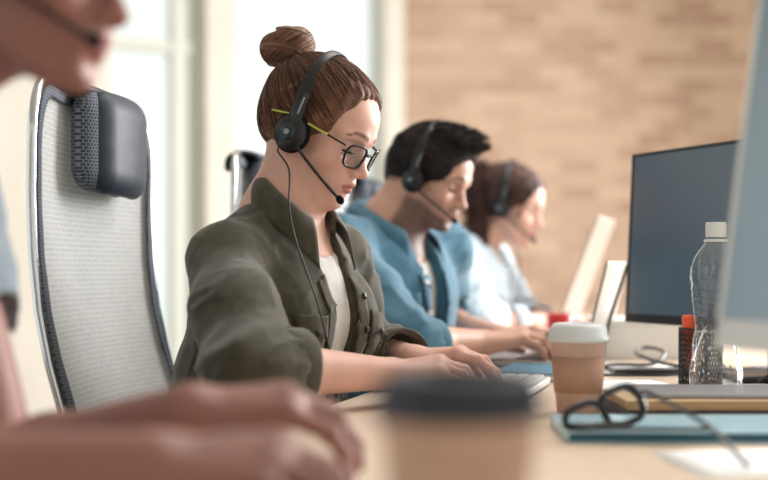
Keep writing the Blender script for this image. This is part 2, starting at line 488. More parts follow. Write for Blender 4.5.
def eyes_children(person, H, R, sc=1., iris=(70, 85, 90)):
    for y in (-1, 1):
        mb = MB(); c = H + R @ V3(.0690, y * .031, .0135) * sc
        t = np.linspace(.001, PI - .001, 18)
        Re = R @ Ry(PI / 2 + .55)      # pole looks forward and down
        mb.lathe([(.01235 * sc * math.sin(a), .01235 * sc * math.cos(a)) for a in t], c, 24, Re)
        o = mb.build('eyeball', MS['eye'], person, smooth=True)
        mi = mat('iris', iris, .15); o.data.materials.append(mi)
        mp = mat('pupil', (8, 8, 8), .1); o.data.materials.append(mp)
        ax = Re @ V3(0, 0, 1); b = wloc(person)
        for p in o.data.polygons:
            cc = np.array(p.center) + b - c; ang = math.acos(max(-1, min(1, float(nrm(cc) @ ax))))
            p.material_index = 2 if ang < .2 else (1 if ang < .5 else 0)
    for y in (-1, 1):
        mb = MB()
        for i in range(26):
            u = -1 + 2 * i / 25; a0 = V3(.0822 - .0052 * u * u, y * .031 + u * .0118, .0080 + .0002 * u)
            a1 = a0 + V3(.0060, y * .0010 + u * .0018, -.0018)
            a2 = a0 + V3(.0095, y * .0015 + u * .0030, .0002)
            mb.tube([H + R @ (a * sc) for a in (a0, a1, a2)], [.00045, .0003, .0001], 4)
        mb.tube([H + R @ (V3(.0832 - .0052 * u * u, y * .031 + u * .0125, .0084) * sc) for u in np.linspace(-1, 1, 12)], .0007, 6)
        mb.build('eyelash', MS['lash'], person, smooth=True)

def headset(name_label, H, R, sc=1., cup_x=-.012, group=None, mic_at=(.103, -.035, -.050), cable=None, near=-1, cup=1.):
    L = lambda x, y, z: H + R @ (V3(x, y, z) * sc)
    t = thing('headset', name_label, 'headset', H + V3(0, 0, -.02), group)
    RY = R @ Rx(PI / 2)                     # lathe axis -> -left
    band = []
    for a in np.linspace(-PI / 2, PI / 2, 41):
        band.append((.0 + cup_x + .004 - .030 * max(0, math.cos(a)), math.sin(a) * .0905, .010 + math.cos(a) * .128))
    for w, h, nm, m in ((.0085, .0022, 'headband', None),):
        G = []
        for i, p in enumerate(band):
            p = V3(*p); a = -PI / 2 + PI * i / 40; nn = V3(0, math.sin(a), math.cos(a)); ww = w * (1.35 if abs(a) > .9 else .95)
            G.append([L(*(p + V3(math.cos(b) * ww, 0, 0) + nn * math.sin(b) * h)) for b in np.linspace(0, 2 * PI, 13)])
        MB().grid(np.array(G)).build(nm, MS['hs_black'], t, smooth=True)
    G = []
    for a in np.linspace(-1.0, 1.0, 25):
        p = V3(cup_x + .004 - .030 * math.cos(a), math.sin(a) * .0875, .010 + math.cos(a) * .1245); nn = V3(0, math.sin(a), math.cos(a))
        G.append([L(*(p + V3(math.cos(b) * .009, 0, 0) + nn * math.sin(b) * .0035)) for b in np.linspace(0, 2 * PI, 11)])
    MB().grid(np.array(G)).build('band_padding', MS['foam'], t, smooth=True)
    for y in (-1, 1):
        Rc = R @ Rx(-y * PI / 2) * sc * cup
        cc = L(cup_x, y * .0730, .0)
        e = MB().lathe([(.004, .020), (.015, .0195), (.0225, .0165), (.0250, .011), (.0250, .007), (.0235, .006)], cc, 40, Rc).build('ear_cup', MS['hs_black'], t, smooth=True)
        MB().lathe([(.006, .0008), (.022, .001), (.0275, .004), (.0285, .0075), (.0265, .0105), (.0235, .0110)], cc, 40, Rc).build('ear_cushion', MS['foam'], e, smooth=True)
        MB().lathe([(.001, .0232), (.008, .0232), (.0105, .0218), (.0115, .0190), (.0150, .0185), (.0155, .0170)], cc, 32, Rc).build('cup_cap', MS['hs_gloss'], e, smooth=True)
        MB().lathe([(.0005, .0245), (.0038, .0244), (.0042, .0230)], cc, 20, Rc).build('logo_dot', MS['hs_grey'], e, smooth=True)
        yk = MB(); yk.box(L(cup_x + .003, y * .0915, .040), (.0065 * sc, .0022 * sc, .026 * sc), R, .002)
        yk.box(L(cup_x + .001, y * .0925, .014), (.0045 * sc, .0025 * sc, .014 * sc), R, .002)
        yk.build('yoke', MS['hs_black'], t)
        MB().box(L(cup_x + .003, y * .0942, .046), (.0014 * sc, .0006 * sc, .014 * sc), R).build('yoke_stripe', MS['hs_grey'], t)
    y = near
    p0 = V3(cup_x + .002, y * .094, -.002); p3 = V3(*mic_at)
    p1 = V3(cup_x + .035, y * .094, -.022); p2 = V3(mic_at[0] - .030, mic_at[1] * 1.35, mic_at[2] + .012)
    ts = np.linspace(0, 1, 20)[:, None]
    B = (1 - ts) ** 3 * p0 + 3 * (1 - ts) ** 2 * ts * p1 + 3 * (1 - ts) * ts * ts * p2 + ts ** 3 * p3
    MB().tube([L(*b) for b in B], [.0036 * sc] * 3 + [.0025 * sc] * 17, 10).build('microphone_boom', MS['hs_black'], t, smooth=True)
    mm = SDF().ell((0, 0, 0), (.0085, .0062, .0062), k=.002)
    mm.xf(R @ Ry(.4), L(*mic_at), sc); v, q = mm.mesh(.0012, .002); mesh_obj('microphone', v, q, MS['foam'], t)
    if cable is not None:
        P = [L(cup_x - .004, y * .089, -.024), L(cup_x - .004, y * .092, -.035)] + [np.array(c) for c in cable]
        MB().tube(smooth_pts(P, 8), .0013, 8).build('cable', MS['hs_black'], t, smooth=True)
    return t
# ---------------------------------------------------------------- shared materials
def fabric(name, c1, c2, rough=.9, scale=60, weave=1800, bump=.25, sheen=.25):
    m = mat(name, c1, rough, spec=.2)
    add_noise_color(m, c1, c2, scale, 5)
    n, l, b = nt(m)
    b.inputs['Sheen Weight'].default_value = sheen
    tc = n.new('ShaderNodeTexCoord'); nz = n.new('ShaderNodeTexNoise'); nz.inputs['Scale'].default_value = weave
    l.new(tc.outputs['Object'], nz.inputs['Vector'])
    bp = n.new('ShaderNodeBump'); bp.inputs['Strength'].default_value = bump; bp.inputs['Distance'].default_value = .0006
    l.new(nz.outputs[0], bp.inputs['Height']); l.new(bp.outputs[0], b.inputs['Normal'])
    return m
MS['hs_black'] = mat('headset_black', (22, 25, 30), .38)
MS['foam'] = mat('foam', (18, 20, 24), .85, spec=.2)
MS['hs_gloss'] = mat('headset_gloss', (30, 48, 56), .22)
MS['hs_grey'] = mat('headset_grey', (150, 155, 160), .35)
MS['olive'] = fabric('olive_cotton', (63, 61, 49), (76, 73, 59), .85, sheen=.35)
MS['olive_lining'] = fabric('olive_lining', (70, 67, 56), (60, 58, 48))
MS['tee'] = fabric('white_jersey', (225, 225, 222), (235, 235, 233), .9)
MS['dark_cloth'] = fabric('dark_denim', (38, 44, 58), (48, 54, 70))
MS['dark_skirt'] = fabric('charcoal_cloth', (45, 46, 50), (54, 55, 60))
MS['shoe'] = mat('shoe_leather', (35, 32, 32), .45)
MS['shoe_white'] = mat('shoe_white', (205, 205, 200), .6)
MS['button'] = mat('dark_button', (28, 26, 24), .3)
MS['lens'] = mat('lens_glass', (235, 245, 250), .02, Transmission_Weight=1., IOR=1.12)
MS['frame_black'] = mat('frame_black', (14, 15, 20), .2)
MS['frame_lime'] = mat('frame_lime', (196, 204, 96), .35)

def legs_and_shoes(person, b, hipz=.50, fwd=.42, m=None, sh=None, r=.082, side=.10, male=False, foot_x=None):
    """thighs along the seat, shins down to shoes on the floor"""
    s = SDF()
    s.ell(b(-.10, 0, hipz + .03), (.13, .175, .11), b.R, k=.03)
    fx = fwd if foot_x is None else foot_x
    for y in (-1, 1):
        s.cone(b(-.08, y * side, hipz), b(fwd - .06, y * side * 1.05, hipz + .015), r, r * .78, k=.03)
        s.cone(b(fwd - .06, y * side * 1.05, hipz + .01), b(fx - .08, y * side * 1.05, .13), r * .76, r * .55, k=.03)
    s.plane((0, 0, .10), (0, 0, -1))
    s.post = lambda P, d: d + .004 * (ridge(P * V3(13, 13, 9)) - .3)
    v, q = s.mesh(.009); mesh_obj('trousers', v, q, m, person)
    for y in (-1, 1):
        h = SDF(); a = b(fx - .10, y * side * 1.05, .05); 
        h.cone(b(fx - .09, y * side * 1.05, .062), b(fx + .07, y * side * 1.1, .045), .042, .034, k=.02)
        h.cone(b(fx - .09, y * side * 1.05, .075), b(fx - .085, y * side * 1.05, .12), .042, .040, k=.02)
        h.plane((0, 0, .012), (0, 0, -1)); v, q = h.mesh(.005); so = mesh_obj('shoe', v, q, sh, person)
        MB().box(b(fx - .01, y * side * 1.08, .0085), (.112, .036, .008), b.R, .006).build('sole', MS['shoe_white'], so)
class Body:
    def __init__(s, x, y, yaw):
        s.o = V3(x, y, 0); s.R = Rz(-yaw)
    def __call__(s, f, l, z): return s.o + s.R @ V3(f, l, 0) + V3(0, 0, z)
def surf_patch(sdf, G, off, name, m, parent, th=.0018, it=4):
    nu, nv = G.shape[:2]; P = sdf.project(G.reshape(-1, 3), off, it)
    mb = MB(); mb.grid(P.reshape(nu, nv, 3)); o = mb.build(name, m, parent, smooth=True)
    md = o.modifiers.new('thick', 'SOLIDIFY'); md.thickness = th; md.offset = 0
    return o
def bil(p00, p10, p11, p01, nu, nv):
    u = np.linspace(0, 1, nu)[:, None, None]; v = np.linspace(0, 1, nv)[None, :, None]
    return (1 - u) * (1 - v) * p00 + u * (1 - v) * p10 + u * v * p11 + (1 - u) * v * p01
def collar(name, b, zc, fc, rx, ry, drop, h0, h1, m, parent, flare=.022, amax=2.55, th=.0028, tipf=.0, stand=True):
    """folded shirt collar open at the throat; angle 0 is the nape"""
    G = []; S = []
    for a in np.linspace(-amax, amax, 61):
        k = (1 - math.cos(a)) / 2; e = max(0, (abs(a) - 1.5) / (amax - 1.5))
        f = fc - rx * math.cos(a); l = ry * math.sin(a)
        top = V3(f, l, zc - drop * k ** 1.3); hh = h0 + (h1 - h0) * e ** 1.5
        out = nrm(V3(-math.cos(a) * .9, math.sin(a) * 1., 0)); row = []
        for s in np.linspace(0, 1, 9):
            bow = math.sin(min(s * 2.2, 1) * PI / 2)
            p = top + out * (flare * bow * (.45 + .55 * s)) + V3(tipf * e * s, 0, -hh * s ** 1.15 + .004 * math.sin(s * PI))
            row.append(b(p[0], p[1], p[2]))
        G.append(row)
        S.append([b(*(top - out * .001 + V3(0, 0, -.034 * s * (1 - .3 * e)))) for s in np.linspace(0, 1, 4)])
    o = MB().grid(np.array(G)).build(name, m, parent, smooth=True)
    md = o.modifiers.new('thick', 'SOLIDIFY'); md.thickness = th; md.offset = 0
    if stand:
        o2 = MB().grid(np.array(S)).build('collar_stand', m, parent, smooth=True)
        md = o2.modifiers.new('thick', 'SOLIDIFY'); md.thickness = th; md.offset = 0
    return o
def cuff(name, a, d, r, w, m, parent, th=.0035, squash=1.):
    """rolled cuff ring around axis d at a"""
    R = frame(d, V3(0, 0, 1)); G = []
    for t in np.linspace(0, 2 * PI, 33):
        wob = 1 + .04 * math.sin(3 * t + 1)
        row = []
        for s, rr in ((-.5, .0), (-.5, .5), (-.4, 1), (.4, 1.1), (.5, .6), (.5, -.2), (.38, -.9), (-.3, -1.)):
            rad = (r + rr * th) * wob
            row.append(np.asarray(a) + R @ V3(s * w, rad * math.cos(t), rad * math.sin(t) * squash))
        G.append(row)
    return MB().grid(np.array(G)).build(name, m, parent, smooth=True)

# ================================================================ woman in the olive shirt
def make_woman_olive():
    b = Body(-.145, 1.80, math.radians(32)); SC = .92
    R = head_frame(math.radians(25), math.radians(27)); H = V3(-.104, 1.80, 1.127)
    HL = lambda x, y, z: H + R @ (V3(x, y, z) * SC)
    root_loc = b(-.09, 0, .47)
    shN, shF = b(-.012, -.136, .940), b(-.005, .146, .952)
    elN, elF = V3(-.168, 1.50, .803), V3(-.050, 1.98, .793)
    wrN, wrF = V3(.008, 1.650, .785), V3(.045, 1.850, .790)
    # body: head, neck, trunk, arms and hands in one surface
    s = head_sdf().xf(R, H, SC)
    s.cone(HL(-.022, 0, -.02), b(-.018, 0, 1.00), .044, .048, k=.02)
    s.cone(b(-.015, 0, 1.0), b(-.015, 0, .95), .058, .08, k=.04)
    s.cone(HL(-.02, -.038, -.03), b(.035, -.012, .99), .013, .010, k=.02); s.cone(HL(-.02, .038, -.03), b(.035, .012, .99), .013, .010, k=.02)
    s.ell(b(-.02, 0, .87), (.085, .13, .13), b.R, k=.04)
    s.ell(b(-.05, 0, .70), (.08, .115, .16), b.R, k=.04)
    s.ell(b(-.09, 0, .55), (.10, .15, .10), b.R, k=.04)
    for sh in (shN, shF): s.cone(b(-.015, 0, .985), sh, .040, .044, k=.03)
    arm_ops(s, shN, elN, wrN, f=.88); arm_ops(s, shF, elF, wrF, f=.88)
    fN = nrm(V3(.98, .22, .12)); fF = nrm(V3(.97, -.18, .10))
    nN = V3(-.05, -.18, 1); nF = V3(-.05, .12, 1)
    cN = ((.40, .50, .30), (.45, .55, .32), (.48, .58, .32), (.52, .58, .30)); cF = ((.35, .45, .25), (.42, .5, .3), (.46, .55, .3), (.5, .55, .3))
    hand_ops(s, wrN, fN, nN, V3(0, 1, 0), cN, .84); hand_ops(s, wrF, fF, nF, V3(0, -1, 0), cF, .84)
    V, Q = s.mesh(.0022)
    base = lin((222, 178, 162))
    col = skin_col(V, H, R, base, lin((176, 98, 92)), brow=lin((92, 62, 50)), blush=lin((206, 132, 116)), sc=SC)
    p = mesh_obj('person', V, Q, MS['skin'], None, root_loc, col=col)
    tag(p, 'woman with a hair bun, olive shirt and glasses, looking down and typing at the desk', 'person')
    eyes_children(p, H, R, SC)
    for a_ in ((wrN, fN, nN, V3(0, 1, 0), cN, .84), (wrF, fF, nF, V3(0, -1, 0), cF, .84)):
        for g_ in nails(*a_): MB().grid(g_).build('fingernail', MS['nail'], p, smooth=True)
    # ---- hair
    hs = skull_ops().inflate(.0075)
    hs.ell((.131, 0, .012), (.092, .108, .110), k=.014, sub=True)
    hs.ell((.064, 0, -.045), (.062, .110, .085), k=.006, sub=True)
    hs.plane((-.080, 0, -.052), (.42, 0, -.9), k=.01)
    hs.xf(R, H, SC)
    T = V3(-.080, 0, .092); Tw = HL(*T)
    def grooves(P, d):
        Lc = (P - H) @ R / SC; v = Lc - T; a = np.arctan2(v[:, 1], v[:, 0] * .7 - v[:, 2] * .7)
        return d + .0011 * np.sin(a * 42 + 3 * vnoise(Lc * 30)) + .0016 * (vnoise(np.stack([a * 9, Lc[:, 0] * 6, Lc[:, 2] * 6], 1)) - .5)
    hs.post = grooves
    v1, q1 = hs.mesh(.0020)
    Lv = (v1 - H) @ R / SC
    dark, light = np.array(lin((58, 40, 35))), np.array(lin((158, 114, 92)))
    vv = Lv - T; ang = np.arctan2(vv[:, 1], vv[:, 0] * .7 - vv[:, 2] * .7)
    c1 = mix(np.tile(dark, (len(v1), 1)), light, .25 + .5 * vnoise(np.stack([ang * 22, Lv[:, 0] * 8, Lv[:, 2] * 8], 1)) * .8)
    parts = [(v1, q1, c1)]
    hs.post = None
    K = 1500; idx = rng.integers(0, len(v1), K * 3); L0 = Lv[idx]
    keep = (np.linalg.norm(L0 - T, axis=1) > .035); L0 = L0[keep][:K]; K = len(L0)
    m = 11; t = np.linspace(0, 1, m)[None, :, None]
    tgt = T + rng.normal(0, .006, (K, 1, 3))
    paths = L0[:, None, :] * (1 - t) + tgt * t
    ctr = V3(-.010, 0, .045); paths = ctr + (paths - ctr) * (1 + .25 * np.sin(t * PI) * .6)
    PW = paths.reshape(-1, 3) * SC @ R.T + H
    offs = np.repeat(rng.uniform(.0004, .0022, K), m)
    for _ in range(3): PW = PW - hs.grad(PW) * (hs.ev(PW) - offs)[:, None] * .9
    vs, qs = strands_mesh(PW.reshape(K, m, 3), .0005, .0004)
    cs = np.repeat(mix(np.tile(dark, (K, 1)), light, rng.uniform(0, 1, K) ** 1.7), m * 3, 0); parts.append((vs, qs, cs))
    # bun
    ax = nrm(V3(-.62, .0, .70)); e1 = nrm(np.cross(ax, V3(0, 1, 0))); e2 = np.cross(ax, e1); bc = V3(-.113, 0, .110)
    bs = SDF().ell(bc, (.043, .045, .032), frame(e1, ax) @ Rz(.2), k=.004)
    bs.cone(T - ax * .01, bc, .022, .02, k=.008)
    def bg(P, d):
        v = P - bc; a = np.arctan2(v @ e2, v @ e1); h = v @ ax
        return d + .0032 * np.sin(a * 3 + h * 150 + 1) + .0009 * np.sin(a * 9 + h * 520)
    bs.post = bg; vb, qb = bs.mesh(.0018)
    vl = vb - bc; a_ = np.arctan2(vl @ e2, vl @ e1); h_ = vl @ ax
    cb = mix(np.tile(dark, (len(vb), 1)), light, .35 + .45 * np.sin(a_ * 9 + h_ * 520) * .5 + .5 * vnoise(vb * 160) * .6)
    parts.append((vb * SC @ R.T + H, qb, cb))
    K = 420; m = 16; P = np.zeros((K, m, 3))
    for i in range(K):
        a0 = rng.uniform(0, 2 * PI); ln = rng.uniform(1.6, 4.2); ps0 = rng.uniform(0, 2 * PI); tw = rng.uniform(.5, .9)
        for j in range(m):
            a = a0 + ln * j / (m - 1); ps = ps0 + tw * (a - a0); rr = .0260 + .0195 * math.cos(ps) + rng.normal(0, .0002)
            P[i, j] = bc + e1 * rr * math.cos(a) + e2 * rr * math.sin(a) + ax * (.0245 * math.sin(ps) + .002 * math.sin(a * 2 + 1))
    vs, qs = strands_mesh(P, .0008, .0006); vs = vs * SC @ R.T + H
    cs = np.repeat(mix(np.tile(dark, (K, 1)), light, rng.uniform(.1, 1.1, K)), m * 3, 0); parts.append((vs, qs, cs))
    # flyaways round the bun and at the nape
    K = 110; m = 8; P = np.zeros((K, m, 3))
    for i in range(K):
        if i < 60:
            d = nrm(rng.normal(0, 1, 3) + ax * .6); s0 = bc + d * .038; dr = nrm(np.cross(d, rng.normal(0, 1, 3)) + d * .4); ln = rng.uniform(.006, .016)
        else:
            s0 = V3(-.085 + rng.uniform(0, .05), rng.uniform(-.06, .05), -.035 + rng.uniform(-.01, .012)); d = nrm(V3(-.6, s0[1] * 5, -.5)); dr = nrm(V3(-.3, rng.uniform(-.4, .4), -1)); ln = rng.uniform(.008, .018)
        for j in range(m):
            u = j / (m - 1); P[i, j] = s0 + dr * ln * u + d * .006 * math.sin(u * 2.4)
    vs, qs = strands_mesh(P, .00016, .00008); parts.append((vs * SC @ R.T + H, qs, np.tile(light * .9, (len(vs), 1))))
    V, Q, cc = join_meshes(parts)
    mesh_obj('hair', V, Q, MS['hair'], p, col=cc)
    tie = MB(); cpt = bc - ax * .022
    tie.tube([HL(*(cpt + e1 * .0235 * math.cos(a) + e2 * .0235 * math.sin(a))) for a in np.linspace(0, 2 * PI, 25)[:-1]], .0022, 8, True)
    tie.build('hair_tie', MS['foam'], p, smooth=True)
    # ---- white t-shirt
    ts = SDF(); ts.ell(b(-.006, 0, .865), (.098, .132, .135), b.R, k=.04); ts.ell(b(-.045, 0, .70), (.092, .125, .17), b.R, k=.04)
    for y in (-1, 1): ts.ell(b(.045, y * .062, .855), (.048, .056, .052), b.R, k=.03)
    ts.cone(b(-.01, 0, .960), b(-.008, -.12, .935), .036, .034, k=.03); ts.cone(b(-.01, 0, .960), b(-.008, .12, .935), .036, .034, k=.03)
    ts.cone(b(.02, 0, .965), b(.02, 0, 1.09), .050, .062, k=.006, sub=True)
    ts.plane(b(0, 0, .60), (0, 0, -1))
    ts.post = lambda P, d: d + .0035 * (ridge(P * V3(22, 22, 7)) - .3)
    v, q = ts.mesh(.004); mesh_obj('t_shirt', v, q, MS['tee'], p)
    # ---- olive shirt
    j = SDF()
    j.ell(b(-.012, 0, .865), (.106, .138, .140), b.R, k=.05)
    j.ell(b(-.038, 0, .915), (.074, .130, .080), b.R, k=.05)
    j.ell(b(-.055, 0, .70), (.122, .150, .20), b.R, k=.06)
    j.ell(b(-.085, 0, .56), (.140, .178, .10), b.R, k=.06)
    for y in (-1, 1):
        j.ell(b(.040, y * .068, .850), (.062, .066, .066), b.R, k=.04)
        j.cone(b(-.015, y * .030, .990), b(-.012, y * .125, .944), .040, .046, k=.03)
    for sh, el, wr in ((shN, elN, wrN), (shF, elF, wrF)):
        ce = el * .80 + wr * .20 if sh is shN else el * .42 + wr * .58
        j.cone(sh, el * .5 + sh * .5 + V3(0, 0, .004), .047, .050, k=.03); j.cone(el * .5 + sh * .5 + V3(0, 0, .004), el, .050, .050, k=.03); j.cone(el, ce, .052, .046 if sh is shF else .052, k=.03)
    # cut the front open, the neck hole, the cuffs and the hem
    Rt = b.R @ Ry(-.10)
    j.box(b(.13, .000, .80), (.100, .027, .26), b.R, .006, k=.008, sub=True)
    j.cone(b(.075, 0, .955), b(.135, 0, 1.06), .030, .075, k=.02, sub=True)
    j.cone(b(.0, 0, .995), b(.01, 0, 1.10), .062, .075, k=.008, sub=True)
    j.cone(b(.03, 0, .90), b(.01, 0, .99), .035, .055, k=.02, sub=True)
    dn, df = nrm(wrN - elN), nrm(wrF - elF)
    cN_, cF_ = elN + dn * .055, elF + df * .125
    j.cone(cN_ + dn * .012, cN_ + dn * .10, .060, .060, k=.002, sub=True); j.cone(cF_ + df * .012, cF_ + df * .1, .055, .055, k=.002, sub=True)
    j.plane(b(0, 0, .515), (0, 0, -1))
    lN = nrm(elN - shN); lF = nrm(elF - shF)
    def folds(P, d):
        z = P[:, 2]; e = np.exp(-(np.linalg.norm(P - elN, axis=1) / .11) ** 2) + np.exp(-(np.linalg.norm(P - elF, axis=1) / .11) ** 2)
        Pw = P + .02 * np.stack([vnoise(P * 9), vnoise(P * 9 + 5), vnoise(P * 9 + 11)], 1)
        sl = Pw @ lN
        f1 = ridge(np.stack([Pw[:, 0] * 7 - Pw[:, 2] * 2.5, Pw[:, 1] * 8, Pw[:, 2] * 3.0 + Pw[:, 0] * 3], 1))
        f2 = ridge(np.stack([Pw[:, 0] * 9 + Pw[:, 2] * 9, Pw[:, 1] * 6, Pw[:, 2] * 20 - Pw[:, 0] * 14], 1) + 3)
        f3 = ridge(np.stack([Pw[:, 0] * 26 - Pw[:, 2] * 8, Pw[:, 1] * 20, Pw[:, 2] * 9], 1) + 9)
        return d - .0060 * (f1 - .2) - (.0035 + .0085 * e) * (f2 - .2) - .0030 * (f3 - .2) + .002
    j.post = folds
    v, q = j.mesh(.0030); jo = mesh_obj('olive_shirt', v, q, MS['olive'], p)
    j.post = lambda P, d: folds(P, d)
    collar('collar', b, 1.072, .024, .054, .050, .080, .042, .075, MS['olive'], p, flare=.024, amax=2.5, tipf=.006)
    cuff('cuff', cN_ + V3(0, 0, .0), dn, .052, .040, MS['olive'], p, .0045); cuff('cuff', cF_, df, .044, .034, MS['olive'], p, .004)
    # placket strips, buttons, pocket flaps sit on the cloth
    j2 = SDF(); j2.ops = [o for o in j.ops if not o[6]]; j2.post = folds
    for y in (-1, 1):
        G = np.array([[b(.14, y * (.0365 + w), z) for w in np.linspace(-.0095, .0150, 6)] for z in np.linspace(.93, .56, 46)])
        surf_patch(j2, G, .0022, 'placket', MS['olive'], p, it=6)
    for z in (.90, .835, .77, .705):
        c = j2.project(b(.14, .048, z)[None], .004, 6)[0]; g = j2.grad(c[None])[0]
        MB().lathe([(.0008, .0022), (.0045, .0022), (.0055, .0012), (.0055, 0)], c, 16, frame(np.cross(g, V3(0, 0, 1)), g)).build('button', MS['button'], p, smooth=True)
    for y in (-1, 1):
        G = bil(b(.13, y * .058, .872), b(.13, y * .118, .868), b(.12, y * .118, .828), b(.13, y * .058, .832), 14, 8)
        fl = surf_patch(j2, G, .0045, 'pocket_flap', MS['olive'], p, .003, it=5)
        G = bil(b(.13, y * .060, .840), b(.13, y * .116, .836), b(.12, y * .114, .735), b(.13, y * .062, .740), 14, 14)
        surf_patch(j2, G, .0020, 'pocket', MS['olive'], p, .002, it=5)
        c = j2.project(b(.13, y * .088, .838)[None], .0075, 5)[0]; g = j2.grad(c[None])[0]
        MB().lathe([(.0008, .0022), (.0042, .0022), (.005, .0012), (.005, 0)], c, 16, frame(np.cross(g, V3(0, 0, 1)), g)).build('button', MS['button'], p, smooth=True)
    legs_and_shoes(p, b, .515, .44, MS['dark_cloth'], MS['shoe'])
    # ---- worn things
    cab = [at(289, 170, 1.705), at(289, 205, 1.69), at(295, 238, 1.665), at(306, 270, 1.652), at(318, 305, 1.648), at(328, 345, 1.648), at(331, 372, 1.66)]
    headset('black headset with a microphone boom worn by the woman with the bun', H, R, SC, .004, mic_at=(.104, -.032, -.066), cable=cab, near=-1, cup=1.14)
    g = thing('eyeglasses', 'black glasses with lime green arms worn by the woman with the bun', 'glasses', HL(.09, 0, 0))
    GZ = .0095; fr = MB(); le = []
    for y in (-1, 1):
        P = []
        for a in np.linspace(0, 2 * PI, 40, endpoint=False):
            ca, sa = math.cos(a), math.sin(a); e = .62
            px = math.copysign(abs(ca) ** e, ca) * .0200; pz = math.copysign(abs(sa) ** e, sa) * .0185
            if sa < 0: px *= .93
            yy = y * (.0325 + px); P.append(HL(.1045 - 5.5 * yy * yy + .10 * (pz), yy, GZ + pz - .004))
        fr.tube(P, .0018, 8, True); le.append(P)
    fr.tube([HL(.1045, y_, GZ + .004 + .002 * math.cos(y_ / .008 * 1.4)) for y_ in np.linspace(-.0095, .0095, 9)], .0016, 8)
    fr.build('frame', MS['frame_black'], g, smooth=True)
    for P in le:
        mb = MB(); c = np.mean(P, 0); nn = R[:, 0] * .0006
        n = len(P); mb.add(np.array([c + nn] + [x + nn for x in P] + [c - nn] + [x - nn for x in P]),
               [(0, 1 + i, 1 + (i + 1) % n) for i in range(n)] + [(n + 1, n + 2 + (i + 1) % n, n + 2 + i) for i in range(n)] + [(1 + i, n + 2 + i, n + 2 + (i + 1) % n, 1 + (i + 1) % n) for i in range(n)])
        mb.build('lens', MS['lens'], g, smooth=False)
    for y in (-1, 1):
        hx = .1045 - 5.5 * .057 ** 2
        A = HL(hx, y * .0575, GZ + .009); Bm = HL(.060, y * .0765, GZ + .013); Cc = HL(-.008, y * .0800, GZ + .016); D = HL(-.045, y * .0780, GZ + .008)
        MB().tube(smooth_pts([A, A * .65 + Bm * .35, Bm], 6), [.0030] * 13, 8, flat=.5).build('arm', MS['frame_black'], g, smooth=True)
        MB().tube(smooth_pts([Bm, Bm * .5 + Cc * .5, Cc, D], 6), .0048, 8, flat=.35).build('arm', MS['frame_lime'], g, smooth=True)['label'] = 'lime green rear half of the arm'
    return p
# ---------------------------------------------------------------- the other three people
def simple_shirt(p, b, arms, m, name, zn=.99, w=.165, dep=.112, hem=.50, fold=1., sleeve=.42, opening=0., seed=0, r0=.056, r1=.054, rounder=0., cufft=True):
    j = SDF()
    j.ell(b(-.012, 0, .865), (dep, w, .145), b.R, k=.05); j.ell(b(-.040, 0, .925), (dep * .78, w * .95, .085), b.R, k=.05)
    j.ell(b(-.055, 0, .70), (dep * 1.1, w * .98, .20), b.R, k=.06); j.ell(b(-.085, 0, .56), (dep * 1.25, w * 1.08, .10), b.R, k=.06)
    if rounder:
        for y in (-1, 1): j.ell(b(.040, y * .066, .85), (.060 * rounder, .066, .064), b.R, k=.04)
    for (sh, el, wr, fr) in arms:
        y = -1 if sh is arms[0][0] else 1
        j.cone(b(-.018, y * .030, zn), sh + V3(0, 0, .0), .042, r0, k=.03)
        ce = el + (wr - el) * fr
        if fr > 0:
            j.cone(sh, (sh + el) / 2, r0, r1, k=.03); j.cone((sh + el) / 2, el, r1, r1 * .96, k=.03); j.cone(el, ce, r1 * .94, r1 * .80, k=.03)
            d = nrm(wr - el); e_ = ce
        else:
            d = nrm(el - sh); e_ = sh + (el - sh) * (-fr); j.cone(sh, e_, r0, r1, k=.03)
        j.cone(e_, e_ + d * .2, .075, .075, k=.002, sub=True)
    if opening: j.box(b(.13, 0, .82), (.100, opening, .24), b.R, .005, k=.008, sub=True)
    j.cone(b(.075, 0, .960), b(.135, 0, 1.06), .028, .070, k=.02, sub=True)
    j.cone(b(.0, 0, zn + .008), b(.01, 0, zn + .11), .062, .075, k=.008, sub=True)
    j.plane(b(0, 0, hem), (0, 0, -1))
    els = [a[1] for a in arms]
    def folds(P, d):
        e = sum(np.exp(-(np.linalg.norm(P - q, axis=1) / .11) ** 2) for q in els)
        Pw = P + seed + .02 * np.stack([vnoise(P * 9), vnoise(P * 9 + 5), vnoise(P * 9 + 11)], 1)
        f1 = ridge(np.stack([Pw[:, 0] * 7 - Pw[:, 2] * 3, Pw[:, 1] * 8, Pw[:, 2] * 4 + Pw[:, 0] * 3], 1))
        f2 = ridge(np.stack([Pw[:, 0] * 9 + Pw[:, 2] * 9, Pw[:, 1] * 6, Pw[:, 2] * 20 - Pw[:, 0] * 14], 1) + 3)
        return d - fold * (.0065 * (f1 - .2) + (.0045 + .008 * e) * (f2 - .2)) + .002
    j.post = folds; v, q = j.mesh(.0042); o = mesh_obj(name, v, q, m, p)
    for (sh, el, wr, fr) in arms:
        if fr > 0 and cufft: cuff('cuff', el + (wr - el) * (fr - .03), nrm(wr - el), r1 * .80, .034, m, p, .004)
    return j
